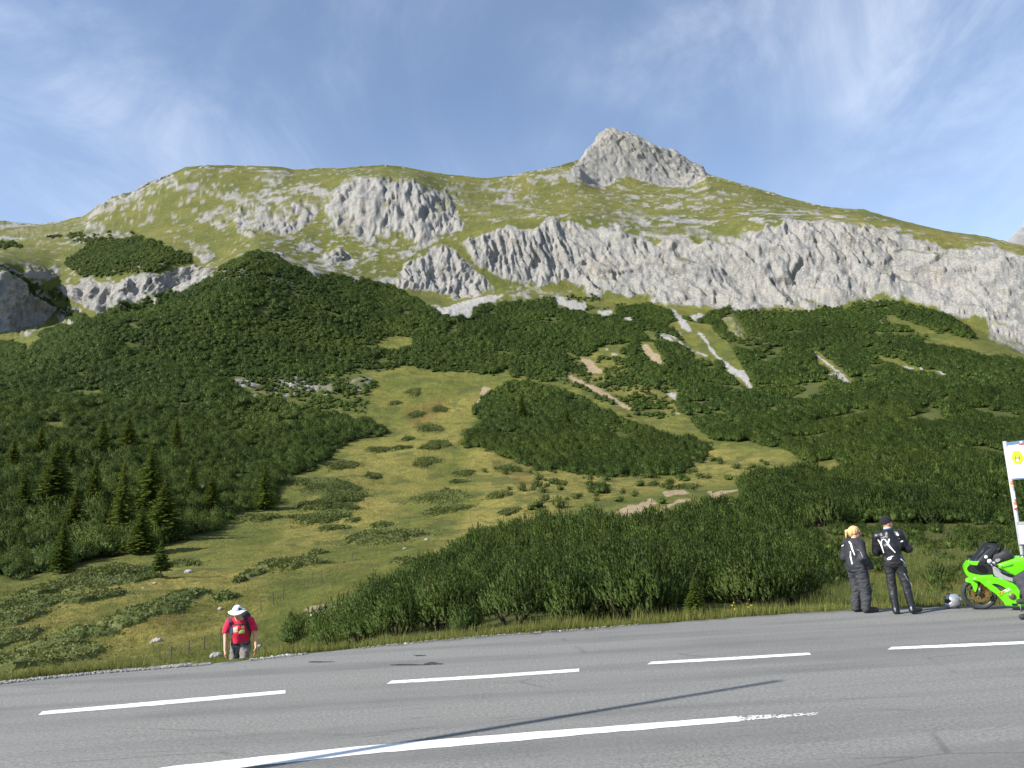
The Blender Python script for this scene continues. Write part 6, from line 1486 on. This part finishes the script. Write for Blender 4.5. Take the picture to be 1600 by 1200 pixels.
plate('plate', .045, .455, 2.375, 2.955, 0, .018, WHITEP, sgn); plate('header_bar', .045, .455, 2.957, 3.045, 0, .020, BLUEP, sgn); plate('lower_edge', .045, .455, 2.345, 2.373, 0, .020, BLUEP, sgn); plate('side_band', .457, .480, 2.55, 3.0, 0, .020, REDP, sgn)
plate('header_mark', .37, .44, 2.962, 2.995, -.0125, .003, REDP, sgn); plate('header_mark', .36, .41, 2.998, 3.03, -.0125, .003, WHITEP, sgn); plate('header_line', .06, .33, 2.968, 2.978, -.0125, .003, WHITEP, sgn)
for y_, sg in ((-.012, -1), (.012, 1)):
    em = empty('emblem'); em.parent = sgn
    mb = MB(); mb.lathe([(0, y_), (.122, y_), (.122, y_ - .004 * sg * -1)], (.25, 0, 2.745), 'y', 36); mb.obj('disc', YELP, em)
    mb = MB(); mb.lathe([(.120, y_ + .001 * sg), (.130, y_ + .001 * sg), (.130, y_ + .004 * sg), (.120, y_ + .004 * sg)], (.25, 0, 2.745), 'y', 36, close=True); mb.obj('rim', GRNP, em)
    yy = y_ + .003 * sg; mb = MB()
    mb.box((.205, yy, 2.745), (.022, .004, .125)); mb.box((.295, yy, 2.745), (.022, .004, .125)); mb.box((.25, yy, 2.735), (.068, .004, .024)); mb.obj('letter', GRNP, em)
    mb = MB(); mb.box((.245, yy + .002 * sg, 2.700), (.045, .003, .040)); mb.obj('letter_mark', WHITEP, em)
tt_ = empty('timetable_board', (.02, -.06, -.20), (0, 0, rad(-28))); tt_.parent = bs
plate('backing', -.085, .36, 1.365, 1.775, 0, .012, GREYF, tt_); plate('paper', -.055, .33, 1.385, 1.715, -.009, .004, WHITEP, tt_)
for a in ((-.085, -.062, 1.365, 1.775), (.337, .36, 1.365, 1.775)): plate('frame_bar', *a, -.012, .014, POSTM, tt_)
for a in ((-.062, .337, 1.722, 1.775), (-.062, .337, 1.365, 1.380)): plate('frame_bar', *a, -.012, .014, GREYF, tt_)
mb = MB(); mb.prism([(.045, 1.435), (.06, 1.47), (.075, 1.465), (.085, 1.50), (.10, 1.475), (.13, 1.48), (.20, 1.46), (.20, 1.435)], -.0135, -.0115); mb.obj('print', TEAL, tt_)
for k in range(5):
    plate('print', .0, .28, 1.53 + .032 * k, 1.535 + .032 * k, -.012, .002, GREYST, tt_)
def sticker(z0, z1, mat, a0=-2.6, a1=-.6, r_=.0385):
    mb = MB(); V = []; n = 8
    for z in (z0, z1):
        for j in range(n): a = a0 + (a1 - a0) * j / (n - 1); V.append((r_ * math.cos(a), r_ * math.sin(a), z))
    mb.add(V, [(j, j + 1, n + j + 1, n + j) for j in range(n - 1)]); mb.obj('sticker', mat, bs)
for a in ((2.245, 2.325, ORST), (2.235, 2.244, WHITEP), (2.205, 2.234, CREAM), (2.05, 2.14, WHITEP), (1.985, 2.04, WHITEP), (1.965, 1.984, BLUEP), (1.885, 1.945, ORST), (1.80, 1.88, WHITEP), (1.785, 1.835, REDP)): sticker(*a, r_=.0385 + .0006 * (hash(str(a[0])) % 3 if False else int(a[0] * 1000) % 3))
mb = MB(); mb.lathe([(.038, -.05), (.06, .0), (.06, .012), (.038, .02)], axis='z', n=16); mb.obj('base_collar', POSTM, bs, True)

# ------------------------------------------------------------------ third rider astride the bike, only a leg inside the frame
def seated():
    p = at_depth(1609, 950, 14.15)
    o = empty('person', (p[0], p[1], 0), (0, 0, rad(72)), label='dark trouser leg and black boot beside the motorcycle, rest of the person cut off', cat='person')
    HR = rotx(0.0); hc = (.13, -.44, 1.56)
    kL, aL = (-.24, .10, .55), (-.46, .05, .10)      # left leg stands beside the bike
    kR, aR = (.46, -.02, .55), (.46, -.20, .24)
    torso = [ell((.14, -.50, .93), (.16, .13, .13)), cap((.14, -.50, .98), (.14, -.52, 1.18), .13, .145), ell((.14, -.52, 1.22), (.17, .125, .17)), cap((-.02, -.52, 1.35), (.30, -.52, 1.35), .064, .064), cap((.14, -.52, 1.36), (.13, -.47, 1.46), .056, .052)]
    legs = [cap((.02, -.44, .88), kL, .088, .064), cap(kL, aL, .062, .042), cap((.26, -.44, .88), kR, .088, .062), cap(kR, aR, .060, .042)]
    arms = [cap((-.07, -.53, 1.33), (-.13, -.50, 1.06), .055, .045), cap((-.13, -.50, 1.06), (-.06, -.32, .92), .044, .034), cap((.35, -.53, 1.33), (.41, -.50, 1.06), .055, .045), cap((.41, -.50, 1.06), (.34, -.32, .92), .044, .034)]
    hd = head_fn(hc, HR); h1 = hand_fn((-.06, -.32, .92), (.1, .8, -.3), (0, 0, -1), -1); h2 = hand_fn((.34, -.32, .92), (-.1, .8, -.3), (0, 0, -1), 1)
    body = smin([smin(torso + legs + arms, .03), hd, h1, h2, cap(aL, (-.48, .20, .04), .04, .03), cap(aR, (.46, -.02, .20), .04, .03), cap((.14, -.52, 1.38), (.13, -.46, 1.50), .052, .05)], .012)
    sdf_part('body', body, (-.62, -.75, 0), (.65, .4, 1.74), .014, SKIN, o); face_bits(hc, HR, o)
    sdf_part('hair', lambda p: np.maximum(grow(hd, .012)(p), -((p - np.array(hc)) @ np.array((0, -.45, 1.0)) - .02)), (-.05, -.65, 1.45), (.35, -.25, 1.76), .012, mat_basic('brown_hair', (.09, .055, .03), .6), o)
    jk = grow(smin(torso + arms, .04), .03, .014, 9, lambda p: np.maximum(.86 - p[:, 2], p[:, 2] - 1.45), 33); sdf_part('jacket', jk, (-.35, -.75, .8), (.65, .0, 1.5), .014, TEX_BLK, o)
    tr = grow(smin([torso[0]] + legs, .03), .034, .018, 11, lambda p: np.maximum(p[:, 2] - 1.0, .30 - p[:, 2]), 34); sdf_part('trousers', tr, (-.62, -.75, .25), (.65, .4, 1.02), .012, TEX_GRY, o)
    for an, kn_, toe in ((aL, kL, (-.50, .26, .045)), (aR, kR, (.46, .04, .19))):
        k4 = tuple(np.array(an) + (np.array(kn_) - np.array(an)) * .60); z0 = an[2] - .10
        bt = smin([cap(an, k4, .062, .076), cap((an[0], an[1] - .02, z0 + .065), toe, .062, .045), cap((an[0], an[1] - .045, z0 + .045), (an[0], an[1] - .02, z0 + .045), .045, .045)], .02)
        sdf_part('boot', lambda p, b=bt, z0=z0: np.maximum(b(p), z0 + .004 - p[:, 2]), (an[0] - .25, an[1] - .3, -.02), (an[0] + .35, an[1] + .4, .52), .012, RUBBER, o)
    c = np.array(aL) + (np.array(kL) - np.array(aL)) * .55
    mb = MB(); mb.lathe([(.083, -.012), (.086, .0), (.083, .014)], tuple(c), 'z', 20); mb.obj('reflective_band', REFL, o, True)
    mb = MB(); c2 = np.array(aL) + (np.array(kL) - np.array(aL)) * .30; mb.box((c2[0] - .055, c2[1] + .045, c2[2]), (.03, .05, .17)); mb.obj('boot_panel', mat_basic('wine_red_panel', (.14, .03, .045), .5), o)
seated()

# ------------------------------------------------------------------ wire fence across the meadow
WOOD = mat_basic('weathered_post_wood', (.13, .10, .075), .9, c2=(.07, .055, .042), scale=20)
WIRE = mat_basic('rusty_wire', (.12, .10, .085), .6, .5)
FP = [(267, 1036, 24), (294, 1023, 19), (319, 1015, 15), (345, 1002, 15), (408, 956, 13), (426, 945, 15), (442, 938, 16), (474, 919, 11), (487, 911, 9), (502, 905, 8), (515, 898, 11), (527, 890, 12), (550, 876, 10), (575, 858, 9), (598, 838, 9), (619, 826, 8)]
fe = None; tops = []
for k, (px, py, hp) in enumerate(FP):
    p = ground_px([px], [py])[0]; h = min(1.15, max(hp / F * p[1], .7))
    if fe is None: fe = empty('wire_fence', tuple(p), label='old wire fence with thin dark posts running up the meadow behind the hiker', cat='fence')
    mb = MB(); b = p - np.array(fe.location); mb.tube([b - np.array([0, 0, .2]), b + np.array([.02 * math.sin(k), .02, h])], [.032, .028], 7); mb.obj('post', WOOD, fe); tops.append((b, h))
for fr in (.45, .9):
    mb = MB()
    for (a, ha), (b, hb) in zip(tops[:-1], tops[1:]): 
        m_ = (a + b) / 2 + np.array([0, 0, fr * (ha + hb) / 2 - .05]); mb.tube([a + np.array([0, 0, ha * fr]), m_, b + np.array([0, 0, hb * fr])], .005, 4, caps=False)
    mb.obj('wire', WIRE, fe)

# ------------------------------------------------------------------ boulders
BM = mat_basic('limestone_boulder', (.40, .39, .37), .9, c2=(.22, .215, .21), scale=5, bump=.7, bscale=14, spec=.15)
def boulder(px, py, w_, label, seed, cat='boulder', flat=.6):
    p = ground_px([px], [py])[0]; s_ = w_ / F * p[1] * .55
    f = ell((0, 0, 0), (1, .8, flat)); g_ = grow(f, 0, .28, 1.4, None, seed)
    V, Fq = surface_net(lambda q_: g_(q_) - .08 * fbm(q_[:, 0] * 5, q_[:, 1] * 5, q_[:, 2] * 5, 2, seed + 1), (-1.5, -1.3, -1.1), (1.5, 1.3, 1.1), .13)
    mesh_obj('boulder', make_mesh('boulder', V * s_, Fq, BM, smooth=False), loc=tuple(p + np.array([0, 0, s_ * flat * .35])), label=label, cat=cat)
for k, (px, py, w_, lb) in enumerate([(294, 895, 11, 'grey boulder in the grass right of the little lone spruce'), (245, 1003, 13, 'grey boulder among grass below the slanting row of cushions'), (237, 1005, 6, 'small pale rock just left of the grey boulder in the grass'), (343, 952, 7, 'pale rock in the grass straight above the hiker'),
                                      (162, 907, 5, 'small white stone among the cushions below the forest'), (241, 912, 5, 'small white stone left below the little lone spruce'), (224, 919, 4, 'tiny white stone in grass above the slanting row of cushions'), (667, 844, 7, 'flat white rock beside the meadow gully in mid slope'), (633, 858, 6, 'pale flat rock above the top of the roadside thicket'),
                                      (500, 962, 26, 'wide grey rock outcrop behind the left end of the thicket'), (522, 968, 20, 'rugged grey rock beside the wide outcrop behind the thicket'), (606, 922, 28, 'long pale slab of rock at the upper edge of the thicket'), (404, 1012, 9, 'low grey rock at the foot of the bank beside the hiker'), (338, 1026, 16, 'flat grey rock in the grass left of the hiker')]):
    boulder(px, py, w_, lb, 40 + k, flat=.42 if w_ > 15 else .6)

# ------------------------------------------------------------------ tall pole outside the frame whose shadow crosses the road
tip = on_plane(1212, 1064.5, 0.0); Lp = 10.4
base = tip - np.array([SUN_DIR[0], SUN_DIR[1], 0]) * Lp
hp_ = Lp * math.tan(SUN_EL)
fp = empty('flag_pole', tuple(base), label='tall slim grey pole whose long shadow slants across the road', cat='pole')
mb = MB(); mb.tube([(0, 0, -.2), (0, 0, hp_ * .5), (0, 0, hp_)], [.075, .06, .045], 14); mb.obj('mast', POSTM, fp, True)
mb = MB(); mb.lathe([(0, .05), (.05, .03), (.055, 0), (.04, -.03)], (0, 0, hp_), 'z', 12); mb.obj('mast_cap', POSTM, fp, True)
mb = MB(); mb.box((0, 0, .02), (.34, .34, .04)); mb.obj('base_plate', POSTM, fp)
print('objects', round(time.time() - T0, 1))

# yellow flowers by the verge
YF = mat_basic('yellow_petals', (.75, .55, .02), .7); r = np.random.RandomState(8); tr_ = []
for (cx, cy, n_) in ((1168, 938, 9), (1150, 950, 4), (1440, 930, 3), (1300, 945, 4)):
    for i in range(n_):
        px = cx + r.randn() * 9; s = float(s_of(px, cy)); y = edge_Y(s) + r.uniform(.5, 2.2); g_ = ground_xy(s * y, y)[0]; p = np.array([s * y, y, g_ + r.uniform(.15, .35)])
        for j in range(3):
            a = r.randn(3) * .013; tr_.append(np.array([p, p + a, p + np.array([a[1], -a[0], abs(a[2])])]))
Vt = np.concatenate(tr_); mesh_obj('flowers', make_mesh('flowers', Vt, np.arange(len(Vt)).reshape(-1, 3), YF), kind='stuff', label='scattered yellow flowers in the verge grass')
print('done', round(time.time() - T0, 1))
